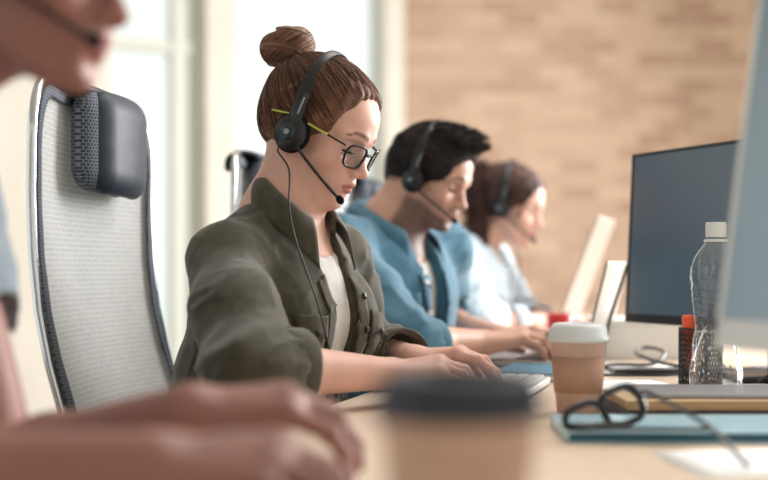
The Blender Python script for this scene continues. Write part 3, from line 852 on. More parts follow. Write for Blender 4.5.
def trunk(s, H, R, sc, b, shs, arms, neck=.048, zb=1.0, wid=.14):
    HL = lambda x, y, z: H + R @ (V3(x, y, z) * sc)
    s.cone(HL(-.022, 0, -.02), b(-.018, 0, zb), neck, neck * 1.08, k=.02)
    s.cone(b(-.015, 0, zb), b(-.015, 0, zb - .05), neck * 1.1, .08, k=.04)
    s.cone(HL(-.0, 0, -.055), b(.0, 0, zb - .01), neck * .62, neck * .8, k=.02)
    s.ell(b(-.02, 0, .86), (.080, wid * .9, .12), b.R, k=.04); s.ell(b(-.05, 0, .70), (.08, wid * .85, .16), b.R, k=.04); s.ell(b(-.09, 0, .55), (.10, wid, .10), b.R, k=.04)
    for i, sh in enumerate(shs): s.cone(b(-.015, 0, zb - .03), sh, .036, .040, k=.03)
def short_hair(p, H, R, sc, c1, c2, top=1., seedv=1, K=2600, longer=1., face=None):
    hs = skull_ops().inflate(.006)
    hs.ell((.028, 0, .112), (.064, .054, .024 * top), Ry(-.12), k=.02); hs.ell((.062, 0, .112), (.024, .044, .015 * top), k=.015)
    hs.ell((.130, 0, -.002), (.084, .102, .101), k=.005, sub=True); hs.ell((.064, 0, -.058), (.054, .110, .080), k=.005, sub=True)
    hs.plane((-.080, 0, -.055), (.45, 0, -.9), k=.01)
    hs.xf(R, H, sc)
    hs.post = lambda P, d: d + .003 * (ridge(((P - H) @ R) * V3(34, 60, 60)) - .5)
    v1, q1 = hs.mesh(.003); hs.post = None
    Lv = (v1 - H) @ R / sc
    parts = [(v1, q1, mix(np.tile(np.array(c1), (len(v1), 1)), np.array(c2), .4 * vnoise(Lv * V3(60, 160, 160))))]
    idx = rng.integers(0, len(v1), K); S = Lv[idx]; K = len(S); m = 6; P = np.zeros((K, m, 3)); ctr = V3(-.01, 0, .045)
    out = S - ctr; out /= np.linalg.norm(out, axis=1)[:, None]; tp = np.clip((S[:, 2] - .07) / .04, 0, 1)[:, None]
    fl = tp * V3(.75, 0, .30) + (1 - tp) * V3(-.45, 0, -.9) + rng.normal(0, .10, (K, 3))
    ln = (.008 + .016 * tp) * longer
    for j in range(m):
        u = j / (m - 1); P[:, j] = S + fl * ln * u + out * (.001 + .005 * tp * math.sin(u * 2.2)) * (u > 0)
    vs, qs = strands_mesh((P.reshape(-1, 3) * sc @ R.T + H).reshape(K, m, 3), .0011, .0004)
    parts.append((vs, qs, np.repeat(mix(np.tile(np.array(c1), (K, 1)), np.array(c2), rng.uniform(0, 1, K) ** 1.5), m * 3, 0)))
    V, Q, cc = join_meshes(parts); mesh_obj('hair', V, Q, MS['hair'], p, col=cc)

MS['denim'] = fabric('blue_denim_shirt', (55, 99, 121), (70, 115, 136), .85, scale=30)
MS['pale_blue'] = fabric('pale_blue_cotton', (190, 208, 222), (204, 219, 230), .85)
MS['grey_tee'] = fabric('grey_blue_jersey', (120, 134, 146), (134, 147, 158), .9)

def make_man():
    SC = .88; b = Body(.020, 2.42, math.radians(36)); R = head_frame(math.radians(27), math.radians(23)); H = V3(.086, 2.42, 1.104)
    shN, shF = b(-.01, -.185, .965), b(-.01, .185, .965)
    elN, elF = V3(.036, 2.10, .790), V3(.12, 2.70, .80); wrN, wrF = V3(.185, 2.25, .790), V3(.235, 2.48, .790)
    s = head_sdf(True, jaw=1.12, nose=1.08, lips=.85).xf(R, H, SC)
    trunk(s, H, R, SC, b, (shN, shF), None, .056, 1.0, .155)
    arm_ops(s, shN, elN, wrN, f=1.); arm_ops(s, shF, elF, wrF, f=1.)
    cN = ((.30, .45, .30), (.38, .50, .32), (.44, .52, .32), (.48, .52, .30))
    fN, nN = V3(.97, .24, .16), V3(-.1, -.1, 1); fF, nF = V3(.96, -.2, .12), V3(-.1, .1, 1)
    hand_ops(s, wrN, fN, nN, V3(0, 1, 0), cN, .92); hand_ops(s, wrF, fF, nF, V3(0, -1, 0), cN, .92)
    V, Q = s.mesh(.0028)
    col = skin_col(V, H, R, lin((212, 166, 146)), lin((178, 112, 102)), brow=lin((48, 34, 30)), beard=lin((74, 56, 52)), sc=SC)
    p = mesh_obj('person', V, Q, MS['skin'], None, b(-.09, 0, .47), col=col)
    tag(p, 'dark haired bearded man in a blue shirt, sitting behind the woman with the bun', 'person')
    eyes_children(p, H, R, SC)
    short_hair(p, H, R, SC, lin((26, 21, 22)), lin((62, 50, 47)), top=1.15, K=3000)
    ts = SDF(); ts.ell(b(-.012, 0, .865), (.096, .145, .135), b.R, k=.04); ts.ell(b(-.045, 0, .70), (.104, .14, .17), b.R, k=.04)
    ts.cone(b(.03, 0, .985), b(.04, 0, 1.12), .055, .075, k=.006, sub=True); ts.plane(b(0, 0, .60), (0, 0, -1)); v, q = ts.mesh(.006); mesh_obj('t_shirt', v, q, MS['tee'], p)
    j = simple_shirt(p, b, ((shN, elN, wrN, .30), (shF, elF, wrF, .30)), MS['denim'], 'blue_shirt', .99, .180, .118, opening=.030, r0=.062, r1=.058, seed=2)
    collar('collar', b, 1.070, -.004, .072, .064, .075, .045, .070, MS['denim'], p, flare=.032, amax=2.5, tipf=.006)
    j2 = SDF(); j2.ops = [o for o in j.ops if not o[6]]; j2.post = j.post
    for y in (-1, 1):
        G = np.array([[b(.15, y * (.041 + w), z) for w in np.linspace(-.010, .016, 5)] for z in np.linspace(.93, .56, 36)]); surf_patch(j2, G, .0025, 'placket', MS['denim'], p, it=6)
    for z in (.90, .83, .76):
        c = j2.project(b(.15, -.044, z)[None], .0045, 6)[0]; g = j2.grad(c[None])[0]
        MB().lathe([(.0008, .0022), (.0048, .0022), (.006, .0012), (.006, 0)], c, 14, frame(np.cross(g, V3(0, 0, 1)), g)).build('button', MS['tee'], p, smooth=True)
    G = bil(b(.14, -.065, .885), b(.14, -.130, .880), b(.13, -.130, .790), b(.14, -.068, .795), 12, 12); surf_patch(j2, G, .003, 'pocket', MS['denim'], p, .002, it=5)
    legs_and_shoes(p, b, .515, .46, MS['dark_cloth'], MS['shoe'], r=.088, side=.11)
    headset('black headset with a microphone boom worn by the man in the blue shirt', H, R, SC, .004, mic_at=(.112, -.030, -.052), near=-1)
    return p
def make_far_woman():
    SC = .90; b = Body(.235, 3.06, math.radians(24)); R = head_frame(math.radians(22), math.radians(17)); H = V3(.314, 3.06, 1.080)
    shN, shF = b(-.01, -.145, .945), b(-.01, .145, .945)
    elN, elF = V3(.215, 2.80, .800), V3(.36, 3.28, .80); wrN, wrF = V3(.395, 2.92, .795), V3(.44, 3.08, .79)
    s = head_sdf().xf(R, H, SC); trunk(s, H, R, SC, b, (shN, shF), None, .044, .99, .13)
    arm_ops(s, shN, elN, wrN, f=.88); arm_ops(s, shF, elF, wrF, f=.88)
    cN = ((.30, .45, .30), (.35, .50, .32), (.38, .52, .32), (.42, .52, .30))
    fN, nN = V3(.96, .2, .1), V3(0, -.1, 1)
    hand_ops(s, wrN, fN, nN, V3(0, 1, 0), cN, .84); hand_ops(s, wrF, V3(.96, -.2, .1), nN, V3(0, -1, 0), cN, .84)
    V, Q = s.mesh(.0032); col = skin_col(V, H, R, lin((226, 184, 166)), lin((196, 100, 96)), brow=lin((60, 42, 36)), sc=SC)
    p = mesh_obj('person', V, Q, MS['skin'], None, b(-.09, 0, .47), col=col)
    tag(p, 'woman with a dark ponytail and pale blue shirt, farthest along the desk', 'person')
    eyes_children(p, H, R, SC)
    hs = skull_ops().inflate(.0085); hs.ell((.128, 0, .002), (.084, .098, .098), k=.006, sub=True); hs.ell((.064, 0, -.048), (.058, .110, .082), k=.006, sub=True); hs.plane((-.080, 0, -.055), (.42, 0, -.9), k=.01)
    tail = [(-.086, 0, .088), (-.118, -.004, .075), (-.108, -.035, .035), (-.075, -.062, -.015), (-.045, -.078, -.060), (-.022, -.085, -.105), (.004, -.085, -.150)]
    hs.chain([V3(*a) for a in tail], [.018, .024, .027, .026, .024, .019, .007], k=.012)
    hs.chain([V3(.060, -.066, .045), V3(.058, -.070, .0), V3(.050, -.066, -.045)], [.004, .0045, .002], k=.004)
    hs.xf(R, H, SC); hs.post = lambda P, d: d + .004 * (ridge((P - H) @ R * V3(45, 60, 16)) - .5)
    v, q = hs.mesh(.003); Lv = (v - H) @ R / SC; d_, l_ = lin((46, 32, 30)), lin((92, 62, 54))
    parts = [(v, q, mix(np.tile(np.array(d_), (len(v), 1)), np.array(l_), vnoise(Lv * V3(90, 90, 20))))]
    hs.post = None; K = 700; m = 12; P = np.zeros((K, m, 3)); tl = smooth_pts(tail, 6)
    for i in range(K):
        o = rng.normal(0, .011, 3); a0 = rng.integers(0, 8); a1 = len(tl) - 1 - rng.integers(0, 9); fz = rng.uniform(0, 6)
        for j in range(m):
            u = j / (m - 1); k = a0 + (a1 - a0) * u; q0 = tl[int(k)]; q1 = tl[min(int(k) + 1, len(tl) - 1)]; w = math.sin(PI * min(1, u * .8 + .2)) + .25
            P[i, j] = q0 + (q1 - q0) * (k - int(k)) + o * w * 1.25 + V3(math.sin(u * 9 + fz), math.cos(u * 8 + fz), 0) * .003
    vs, qs = strands_mesh(P, .0012, .0005); parts.append((vs * SC @ R.T + H, qs, np.repeat(mix(np.tile(np.array(d_), (K, 1)), np.array(l_), rng.uniform(0, 1, K)), m * 3, 0)))
    V, Q, cc = join_meshes(parts); mesh_obj('hair', V, Q, MS['hair'], p, col=cc)
    simple_shirt(p, b, ((shN, elN, wrN, .55), (shF, elF, wrF, .55)), MS['pale_blue'], 'pale_blue_shirt', .985, .150, .108, r0=.052, r1=.052, seed=5, rounder=1., opening=.006)
    ts = SDF(); ts.ell(b(-.012, 0, .865), (.090, .13, .13), b.R, k=.04); ts.cone(b(.03, 0, .985), b(.04, 0, 1.12), .055, .075, k=.006, sub=True); v, q = ts.mesh(.007); mesh_obj('t_shirt', v, q, MS['tee'], p)
    collar('collar', b, 1.050, -.004, .064, .056, .075, .042, .066, MS['pale_blue'], p, flare=.030, amax=2.5, tipf=.006)
    legs_and_shoes(p, b, .515, .44, MS['dark_skirt'], MS['shoe'])
    headset('black headset worn by the farthest woman, over her dark ponytail hair', H, R, SC, .004, mic_at=(.108, -.030, -.062), near=-1, cable=[at(513, 240, 2.93), at(520, 270, 2.92), at(517, 310, 2.94)])
    return p
def make_near_person():
    SC = .95; b = Body(-.478, 1.02, math.radians(12)); R = head_frame(math.radians(15), math.radians(14)); H = V3(-.312, 1.03, 1.182)
    shN, shF = b(-.015, -.175, 1.005), b(-.015, .175, 1.005)
    elN, elF = V3(-.350, .780, .785), V3(-.352, 1.10, .738); wrN, wrF = V3(-.155, .800, .797), V3(-.158, .975, .812)
    s = head_sdf(True, jaw=1.05, nose=1.05).xf(R, H, SC); trunk(s, H, R, SC, b, (shN, shF), None, .052, 1.04, .15)
    arm_ops(s, shN, elN, wrN, f=1.); arm_ops(s, shF, elF, wrF, f=1.)
    cN = ((.55, .55, .35), (.50, .60, .40), (.45, .60, .40), (.45, .60, .35))
    fN, nN = V3(.97, .05, .03), V3(-.02, -.3, 1)
    hand_ops(s, wrN, fN, nN, V3(0, 1, 0), cN, .95, spread=.07); hand_ops(s, wrF, V3(.97, .10, .10), V3(0, -.25, 1), V3(0, -1, 0), cN, .92)
    V, Q = s.mesh(.0030); col = skin_col(V, H, R, lin((152, 108, 98)), lin((148, 80, 76)), brow=lin((50, 36, 32)), sc=SC)
    p = mesh_obj('person', V, Q, MS['skin'], None, b(-.09, 0, .47), col=col)
    tag(p, 'nearest person at the desk, short sleeves, face and typing hand close to the viewer', 'person')
    eyes_children(p, H, R, SC)
    short_hair(p, H, R, SC, lin((46, 34, 32)), lin((92, 70, 62)), top=1., K=2200)
    simple_shirt(p, b, ((shN, elN, wrN, -.62), (shF, elF, wrF, -.62)), MS['grey_tee'], 'grey_t_shirt', 1.02, .172, .112, r0=.062, r1=.060, seed=8)
    legs_and_shoes(p, b, .515, .46, MS['dark_cloth'], MS['shoe_white'], r=.086, side=.11)
    headset('headset worn by the nearest person, its microphone beside the mouth', H, R, SC, .004, mic_at=(.106, -.034, -.046), near=-1)
    return p
# ---------------------------------------------------------------- room shell
def tex_setup(m):
    n, l, b = nt(m); tc = n.new('ShaderNodeTexCoord'); return n, l, b, tc
def brick_mat():
    m = mat('pale_brick', (205, 172, 148), .9, spec=.15); n, l, b, tc = tex_setup(m)
    sp = n.new('ShaderNodeSeparateXYZ'); cb = n.new('ShaderNodeCombineXYZ'); l.new(tc.outputs['Object'], sp.inputs[0]); l.new(sp.outputs[0], cb.inputs[0]); l.new(sp.outputs[2], cb.inputs[1])
    br = n.new('ShaderNodeTexBrick'); l.new(cb.outputs[0], br.inputs['Vector'])
    br.inputs['Scale'].default_value = 1.; br.inputs['Brick Width'].default_value = .225; br.inputs['Row Height'].default_value = .078; br.inputs['Mortar Size'].default_value = .006; br.inputs['Mortar Smooth'].default_value = .3
    br.inputs['Color1'].default_value = (*lin((214, 187, 164)), 1); br.inputs['Color2'].default_value = (*lin((166, 130, 110)), 1); br.inputs['Mortar'].default_value = (*lin((202, 182, 162)), 1); br.inputs['Bias'].default_value = -.25
    nz = n.new('ShaderNodeTexNoise'); nz.inputs['Scale'].default_value = 2.6; nz.inputs['Detail'].default_value = 6; l.new(tc.outputs['Object'], nz.inputs['Vector'])
    cr = n.new('ShaderNodeValToRGB'); cr.color_ramp.elements[0].position = .38; cr.color_ramp.elements[1].position = .66
    cr.color_ramp.elements[0].color = (*lin((196, 168, 148)), 1); cr.color_ramp.elements[1].color = (*lin((216, 196, 176)), 1); l.new(nz.outputs[0], cr.inputs[0])
    mx = n.new('ShaderNodeMix'); mx.data_type = 'RGBA'; mx.inputs[0].default_value = .22; l.new(br.outputs[0], mx.inputs[6]); l.new(cr.outputs[0], mx.inputs[7]); l.new(mx.outputs[2], b.inputs['Base Color'])
    bp = n.new('ShaderNodeBump'); bp.inputs['Strength'].default_value = .5; bp.inputs['Distance'].default_value = .006; bp.invert = True; l.new(br.outputs['Fac'], bp.inputs['Height']); l.new(bp.outputs[0], b.inputs['Normal'])
    return m
MS['brick'] = brick_mat()
MS['plaster'] = add_noise_color(mat('cream_plaster', (228, 220, 202), .9, spec=.2), (224, 219, 208), (233, 229, 219), 3)
MS['ceiling'] = mat('ceiling_white', (205, 203, 198), .9)
MS['window_paint'] = mat('window_paint', (214, 216, 208), .5)
MS['floor'] = add_noise_color(mat('floor_wood', (150, 130, 112), .5), (132, 112, 96), (160, 138, 118), 6, 8, (1, 12, 1), bump=.1)
def pane_mat():
    m = bpy.data.materials.new('window_glass'); m.use_nodes = True; n = m.node_tree.nodes; l = m.node_tree.links; n.clear()
    o = n.new('ShaderNodeOutputMaterial'); t = n.new('ShaderNodeBsdfTransparent'); g = n.new('ShaderNodeBsdfGlossy'); mx = n.new('ShaderNodeMixShader'); g.inputs['Roughness'].default_value = .45
    t.inputs[0].default_value = (.97, .985, .98, 1); mx.inputs[0].default_value = .03; l.new(t.outputs[0], mx.inputs[1]); l.new(g.outputs[0], mx.inputs[2]); l.new(mx.outputs[0], o.inputs[0]); return m
MS['pane'] = pane_mat()
CX, CY, WA = .1225, 7.0, math.radians(31)
LD = V3(-math.cos(WA), -math.sin(WA), 0); LN = V3(math.sin(WA), -math.cos(WA), 0); LR = np.stack([LD, LN, V3(0, 0, 1)], 1)
def wbox(mb, s0, s1, z0, z1, t0=-.30, t1=0.):      # along the window wall; t<0 is outside
    mb.box(V3(CX, CY, 0) + LR @ V3((s0 + s1) / 2, (t0 + t1) / 2, (z0 + z1) / 2), ((s1 - s0) / 2, abs(t1 - t0) / 2, (z1 - z0) / 2), LR)
def room():
    TOP = 3.2
    ext = V3(CX, CY, 0) + LD * 5.6
    foot = [(CX - .05, CY + .24), (5.8, CY + .24), (5.8, -2.8), (-4.7, -2.8), (ext[0] - .02, ext[1] + .10), (CX - .05, CY + .10)]
    def slab(z0, z1):
        n = len(foot); V = [(x, y, z0) for x, y in foot] + [(x, y, z1) for x, y in foot]
        return MB().add(V, [tuple(range(n)), tuple(range(2 * n - 1, n - 1, -1))] + [(i, i + n, (i + 1) % n + n, (i + 1) % n) for i in range(n)])
    struct(slab(-.1, 0).build('floor', MS['floor'], loc=(0, 0, 0))); struct(slab(TOP, TOP + .1).build('ceiling', MS['ceiling']))
    struct(MB().box((CX + 2.8, CY + .12, TOP / 2), (2.8, .12, TOP / 2)).build('wall_back', MS['brick'], loc=(CX, CY, 0)))
    w = MB()
    wbox(w, 1.075, 1.238, 0, TOP); wbox(w, 1.77, 3.1, 0, TOP); wbox(w, 3.9, 5.6, 0, TOP); wbox(w, .0, 1.075, 2.95, TOP); wbox(w, 1.238, 1.77, 2.95, TOP); wbox(w, 3.1, 3.9, 2.95, TOP)
    wbox(w, .0, 1.075, 0, .35); wbox(w, 1.238, 1.77, 0, .35); wbox(w, 3.1, 3.9, 0, .35)
    struct(w.build('wall_left', MS['plaster'], loc=(CX, CY, 0)))
    struct(MB().box((.6, -2.7, TOP / 2), (5.2, .1, TOP / 2)).build('wall_front', MS['plaster']))
    def window(name, s0, s1, uprights, zs, ft=.045):
        f = MB()
        for s in [s0 + ft / 2, s1 - ft / 2]: wbox(f, s - ft / 2, s + ft / 2, .35, 2.95, -.16, -.08)
        for a, b_ in uprights: wbox(f, a, b_, .35, 2.95, -.165, -.075)
        for a, b_ in zs: wbox(f, s0, s1, a, b_, -.16, -.085)
        wbox(f, s0, s1, .35, .41, -.16, -.08); wbox(f, s0, s1, 2.89, 2.95, -.16, -.08)
        o = struct(f.build(name, MS['window_paint'])); bevel(o, .008, 2)
        g = MB(); wbox(g, s0 + .01, s1 - .01, .37, 2.93, -.124, -.120); struct(g.build('glass_pane', MS['pane'], o))
        sl = MB(); wbox(sl, s0 - .02, s1 + .02, .33, .36, -.08, .06); sl = struct(sl.build('window_sill', MS['window_paint'], o)); bevel(sl, .006)
        return o
    window('window_1', 1.238, 1.77, [(1.318, 1.402)], [(2.065, 2.135)])
    window('window_2', .10, 1.075, [], [], .05)
    window('window_3', 3.1, 3.9, [(3.47, 3.53)], [(2.065, 2.135)])
    t = MB(); wbox(t, .02, .14, 0, TOP, -.10, .02); struct(t.build('trim_1', MS['plaster']))
    struct(MB().box((CX + 2.8, CY - .012, .06), (2.75, .012, .06)).build('baseboard_back', MS['window_paint']))
    b = MB(); wbox(b, 1.8, 3.1, 0, .12, .0, .02); struct(b.build('baseboard_left', MS['window_paint']))
room()
# ---------------------------------------------------------------- light
def lights():
    w = bpy.data.worlds.new('daylight'); bpy.context.scene.world = w; w.use_nodes = True
    bg = w.node_tree.nodes['Background']; bg.inputs[0].default_value = (.89, .945, .915, 1); bg.inputs[1].default_value = 1.06
    def area(name, loc, target, sx, sy, e, c):
        ld = bpy.data.lights.new(name, 'AREA'); ld.shape = 'RECTANGLE'; ld.size = sx; ld.size_y = sy; ld.energy = e; ld.color = c
        lo = bpy.data.objects.new(name, ld); C.objects.link(lo); lo.location = loc
        lo.rotation_euler = (Vector(target) - Vector(loc)).to_track_quat('-Z', 'Y').to_euler(); return lo
    area('fill_light_overhead', (1.2, 2.6, 3.12), (1.2, 2.6, 0), 2.2, 1.2, 45, (1., .98, .95))  # unseen fill added overhead to lift the desk and people, no fixture behind it
    area('window_light_right', (3.6, 4.2, 1.9), (0, 1.9, 1.0), 2.6, 2.0, 350, (1., .985, .97))
lights()
# ---------------------------------------------------------------- furniture
DA = math.radians(16); DR = Rz(-DA)            # desk frame: local x away from the sitters, local y along the row
def dk(y, off=0.): return V3(-.55 + .285 * y + off, y, 0)
MS['wood'] = add_noise_color(mat('pale_desk_wood', (216, 190, 164), .42), (214, 192, 168), (230, 210, 190), 5, 6, (1, .12, 1), bump=.05)
MS['metal_grey'] = mat('painted_steel', (180, 182, 184), .4, .3)
MS['chrome'] = mat('chrome', (215, 218, 222), .14, 1.)
MS['plastic_black'] = mat('black_plastic', (26, 28, 31), .4)
MS['plastic_grey'] = mat('grey_plastic', (92, 96, 102), .5)
MS['leather'] = mat('black_leather', (46, 52, 60), .50, spec=.32)
add_noise_color(MS['leather'], (40, 48, 58), (50, 58, 70), 40, 4, bump=.15, bdist=.001)
def weave_mat(name, c1, c2, cm, w, h, ms, translucent=0., rough=.7):
    m = mat(name, c1, rough, spec=.3); n, l, b, tc = tex_setup(m)
    sp = n.new('ShaderNodeSeparateXYZ'); cb = n.new('ShaderNodeCombineXYZ'); l.new(tc.outputs['Object'], sp.inputs[0]); l.new(sp.outputs[1], cb.inputs[0]); l.new(sp.outputs[2], cb.inputs[1])
    br = n.new('ShaderNodeTexBrick'); l.new(cb.outputs[0], br.inputs['Vector']); br.inputs['Scale'].default_value = 1.
    br.inputs['Brick Width'].default_value = w; br.inputs['Row Height'].default_value = h; br.inputs['Mortar Size'].default_value = ms; br.inputs['Mortar Smooth'].default_value = .4
    for k, c in (('Color1', c1), ('Color2', c2), ('Mortar', cm)): br.inputs[k].default_value = (*lin(c), 1)
    l.new(br.outputs[0], b.inputs['Base Color'])
    bp = n.new('ShaderNodeBump'); bp.inputs['Strength'].default_value = .5; bp.inputs['Distance'].default_value = .001; l.new(br.outputs['Fac'], bp.inputs['Height']); l.new(bp.outputs[0], b.inputs['Normal'])
    if translucent:
        o = n['Material Output']; t = n.new('ShaderNodeBsdfTranslucent'); l.new(br.outputs[0], t.inputs[0]); mx = n.new('ShaderNodeMixShader'); mx.inputs[0].default_value = translucent
        l.new(b.outputs[0], mx.inputs[1]); l.new(t.outputs[0], mx.inputs[2]); l.new(mx.outputs[0], o.inputs[0])
    return m
MS['mesh_cloth'] = weave_mat('grey_mesh_cloth', (222, 223, 222), (212, 214, 215), (240, 241, 240), .0120, .0075, .0010, .5)
MS['mesh_dark'] = weave_mat('charcoal_mesh_cloth', (66, 74, 86), (54, 60, 72), (118, 126, 136), .0040, .0050, .0007)
def desk():
    y0, y1, W = .42, 4.3, 1.55; top = MB(); t = .03
    a, b_, c, d = dk(y0), dk(y1), dk(y1) + DR @ V3(W, 0, 0), dk(y0) + DR @ V3(W, 0, 0)
    V = [p + V3(0, 0, DZ - t) for p in (a, b_, c, d)] + [p + V3(0, 0, DZ) for p in (a, b_, c, d)]
    r = thing('desk', 'long pale wooden desk that all four people work at', 'desk', (a + c) / 2 * V3(1, 1, 0))
    top.add(V, [(0, 1, 2, 3), (7, 6, 5, 4), (0, 4, 5, 1), (1, 5, 6, 2), (2, 6, 7, 3), (3, 7, 4, 0)])
    bevel(top.build('desktop', MS['wood'], r), .004)
    for p in (a + DR @ V3(.12, .12, 0), b_ + DR @ V3(.12, -.12, 0), c + DR @ V3(-.12, -.12, 0), d + DR @ V3(-.12, .12, 0), (a + b_) / 2 + DR @ V3(.5, 0, 0)):
        bevel(MB().box(p + V3(0, 0, (DZ - t) / 2), (.03, .03, (DZ - t) / 2), DR).build('leg', MS['metal_grey'], r), .003)
desk()
def make_chair(loc, ang, label):
    r = thing('office_chair', label, 'chair', (0, 0, 0), 'office chairs along the desk')
    prof = [(.50, -.215), (.56, -.195), (.62, -.178), (.68, -.178), (.74, -.196), (.80, -.214), (.87, -.229), (.95, -.238), (1.03, -.241), (1.12, -.240), (1.20, -.236)]
    pz, px_ = np.array([p[0] for p in prof]), np.array([p[1] for p in prof])
    ztop = lambda u: 1.192 - .085 * (1 - math.sqrt(max(0, 1 - (max(0, abs(u) - .66) / .34) ** 2)))
    hw = lambda z: .228 - .03 * max(0, (.72 - z) / .2) ** 1.5
    def P(u, v, off=0.):
        z = .54 + (ztop(u) - .54) * v; z = max(z, .54)
        x = np.interp(z, pz, px_) + .030 * u * u - .010
        return V3(x + off, hw(z) * u, z)
    us = np.concatenate([[-1], -1 + np.array([.004, .015, .04, .08]), np.linspace(-.88, .88, 31), 1 - np.array([.08, .04, .015, .004]), [1]])
    G = np.array([[P(u, v) for v in np.linspace(0, 1, 60)] for u in us])
    o = MB().grid(G).build('mesh_back', MS['mesh_cloth'], r, smooth=True, local=True); md = o.modifiers.new('t', 'SOLIDIFY'); md.thickness = .003
    edge = [P(-1, v) for v in np.linspace(.0, 1, 40)] + [P(u, 1) for u in np.linspace(-.985, .985, 60)] + [P(1, v) for v in np.linspace(1, 0, 40)] + [P(u, 0) for u in np.linspace(.95, -.95, 14)]
    E = np.array(edge); cen = V3(-.22, 0, .86); ow = E - cen; ow[:, 0] = 0; ow /= np.linalg.norm(ow, axis=1)[:, None]
    MB().tube(E + ow * .006, .0065, 12, True).build('chrome_frame', MS['chrome'], r, smooth=True, local=True)['label'] = 'chrome tube round the mesh back'
    MB().tube(E + ow * .0005 + V3(.001, 0, 0), .0042, 8, True).build('inner_frame', MS['plastic_black'], r, smooth=True, local=True)
    ii = list(range(3, 137)); T = np.array([[E[i] - ow[i] * w + V3(.0035 + .03 * 0, 0, 0) for w in (.004, .010, .016, .022)] for i in ii])
    o = MB().grid(T).build('edge_trim', MS['mesh_dark'], r, smooth=True, local=True); md = o.modifiers.new('t', 'SOLIDIFY'); md.thickness = .004; md.offset = 0
    # headrest hung over the top of the back
    h = SDF().box((-.224, .026, 1.120), (.001, .068, .040), rad=.036, k=.01)
    v, q = h.mesh(.003); v[:, 0] = -.224 + (v[:, 0] + .224) * .62 - 1.6 * (v[:, 1] + .006) ** 2 + .012; hr = mesh_obj('headrest', v, q, MS['mesh_dark'], r, local=True)
    c = SDF().box((-.214, .042, 1.119), (.001, .068, .041), rad=.037, k=.01)
    v, q = c.mesh(.003); v[:, 0] = -.216 + (v[:, 0] + .216) * .66 - 1.8 * (v[:, 1] - .030) ** 2 + .020; mesh_obj('leather_cover', v, q, MS['leather'], hr, local=True)['label'] = 'shiny black leather pad face'
    G = []
    for y in np.linspace(-.100, .110, 14):
        G.append([(x, y, z - .25 * y * y) for x, z in ((-.205, 1.195), (-.225, 1.205), (-.25, 1.207), (-.268, 1.198), (-.273, 1.19), (-.274, 1.18), (-.274, 1.165))])
    o = MB().grid(np.array(G)).build('headrest_strap', MS['leather'], hr, smooth=True, local=True); md = o.modifiers.new('t', 'SOLIDIFY'); md.thickness = .010; md.offset = 0; md2 = o.modifiers.new('s', 'SUBSURF'); md2.levels = 1; md2.render_levels = 2
    G = np.array([[P(u, v, .004) for v in np.linspace(.19, .225, 4)] for u in np.linspace(-.18, .42, 14)])
    o = MB().grid(G).build('lumbar_strip', MS['mesh_dark'], r, smooth=True, local=True); md = o.modifiers.new('t', 'SOLIDIFY'); md.thickness = .004; md.offset = 0
    s = SDF().box((.02, 0, .435), (.20, .20, .012), rad=.035, k=.01); s.post = lambda Pp, d: d + .08 * (Pp[:, 1] ** 2) - .25 * np.maximum(0, Pp[:, 0] - .14) ** 2 * 0
    v, q = s.mesh(.008); mesh_obj('seat', v, q, MS['leather'], r, local=True)
    MB().tube(smooth_pts([(-.01, 0, .385), (-.16, 0, .375), (-.245, 0, .42), (-.262, 0, .55), (-.262, 0, .75), (-.266, 0, .95)], 6), .017, 12, flat=.6).build('back_support', MS['plastic_black'], r, smooth=True, local=True)
    bevel(MB().box((0, 0, .372), (.12, .09, .018)).build('tilt_mechanism', MS['plastic_black'], r, local=True), .006)
    MB().lathe([(.024, .10), (.024, .22), (.015, .22), (.015, .36)], n=20).build('gas_column', MS['chrome'], r, smooth=False, local=True)
    for k in range(5):
        a = 2 * PI * k / 5 + .3; d = V3(math.cos(a), math.sin(a), 0)
        lg = MB().tube([d * .02 + V3(0, 0, .115), d * .16 + V3(0, 0, .105), d * .29 + V3(0, 0, .075)], [.026, .022, .015], 12, flat=.7).build('base_leg', MS['chrome'], r, smooth=True, local=True)
        RR = Rz(a) @ Rx(PI / 2)
        MB().lathe([(.006, -.022), (.024, -.020), (.027, -.012), (.027, -.004), (.012, -.002), (.012, .002), (.027, .004), (.027, .012), (.024, .020), (.006, .022)], d * .285 + V3(0, 0, .0275), 20, RR).build('caster', MS['plastic_black'], lg, smooth=True, local=True)
    r.location = loc; r.rotation_euler = (0, 0, ang)
    return r
ch = make_chair((-.222, 1.812, 0), -math.radians(8.5), 'tall grey mesh office chair behind the woman with the bun')
for loc, a, lb in (((-.035, 2.49, 0), -9, 'office chair of the man in the blue shirt, headrest seen behind the neck beside him'),
                   ((.17, 3.10, 0), -14, 'office chair under the farthest woman in the pale blue shirt'),
                   ((-.52, 1.03, 0), -10, 'office chair under the nearest person')):
    c = copy_tree(ch); c.location = loc; c.rotation_euler = (0, 0, math.radians(a)); c['label'] = lb
    if 'blue shirt' in lb and 'man in' in lb: c.scale = (1, 1, .968)

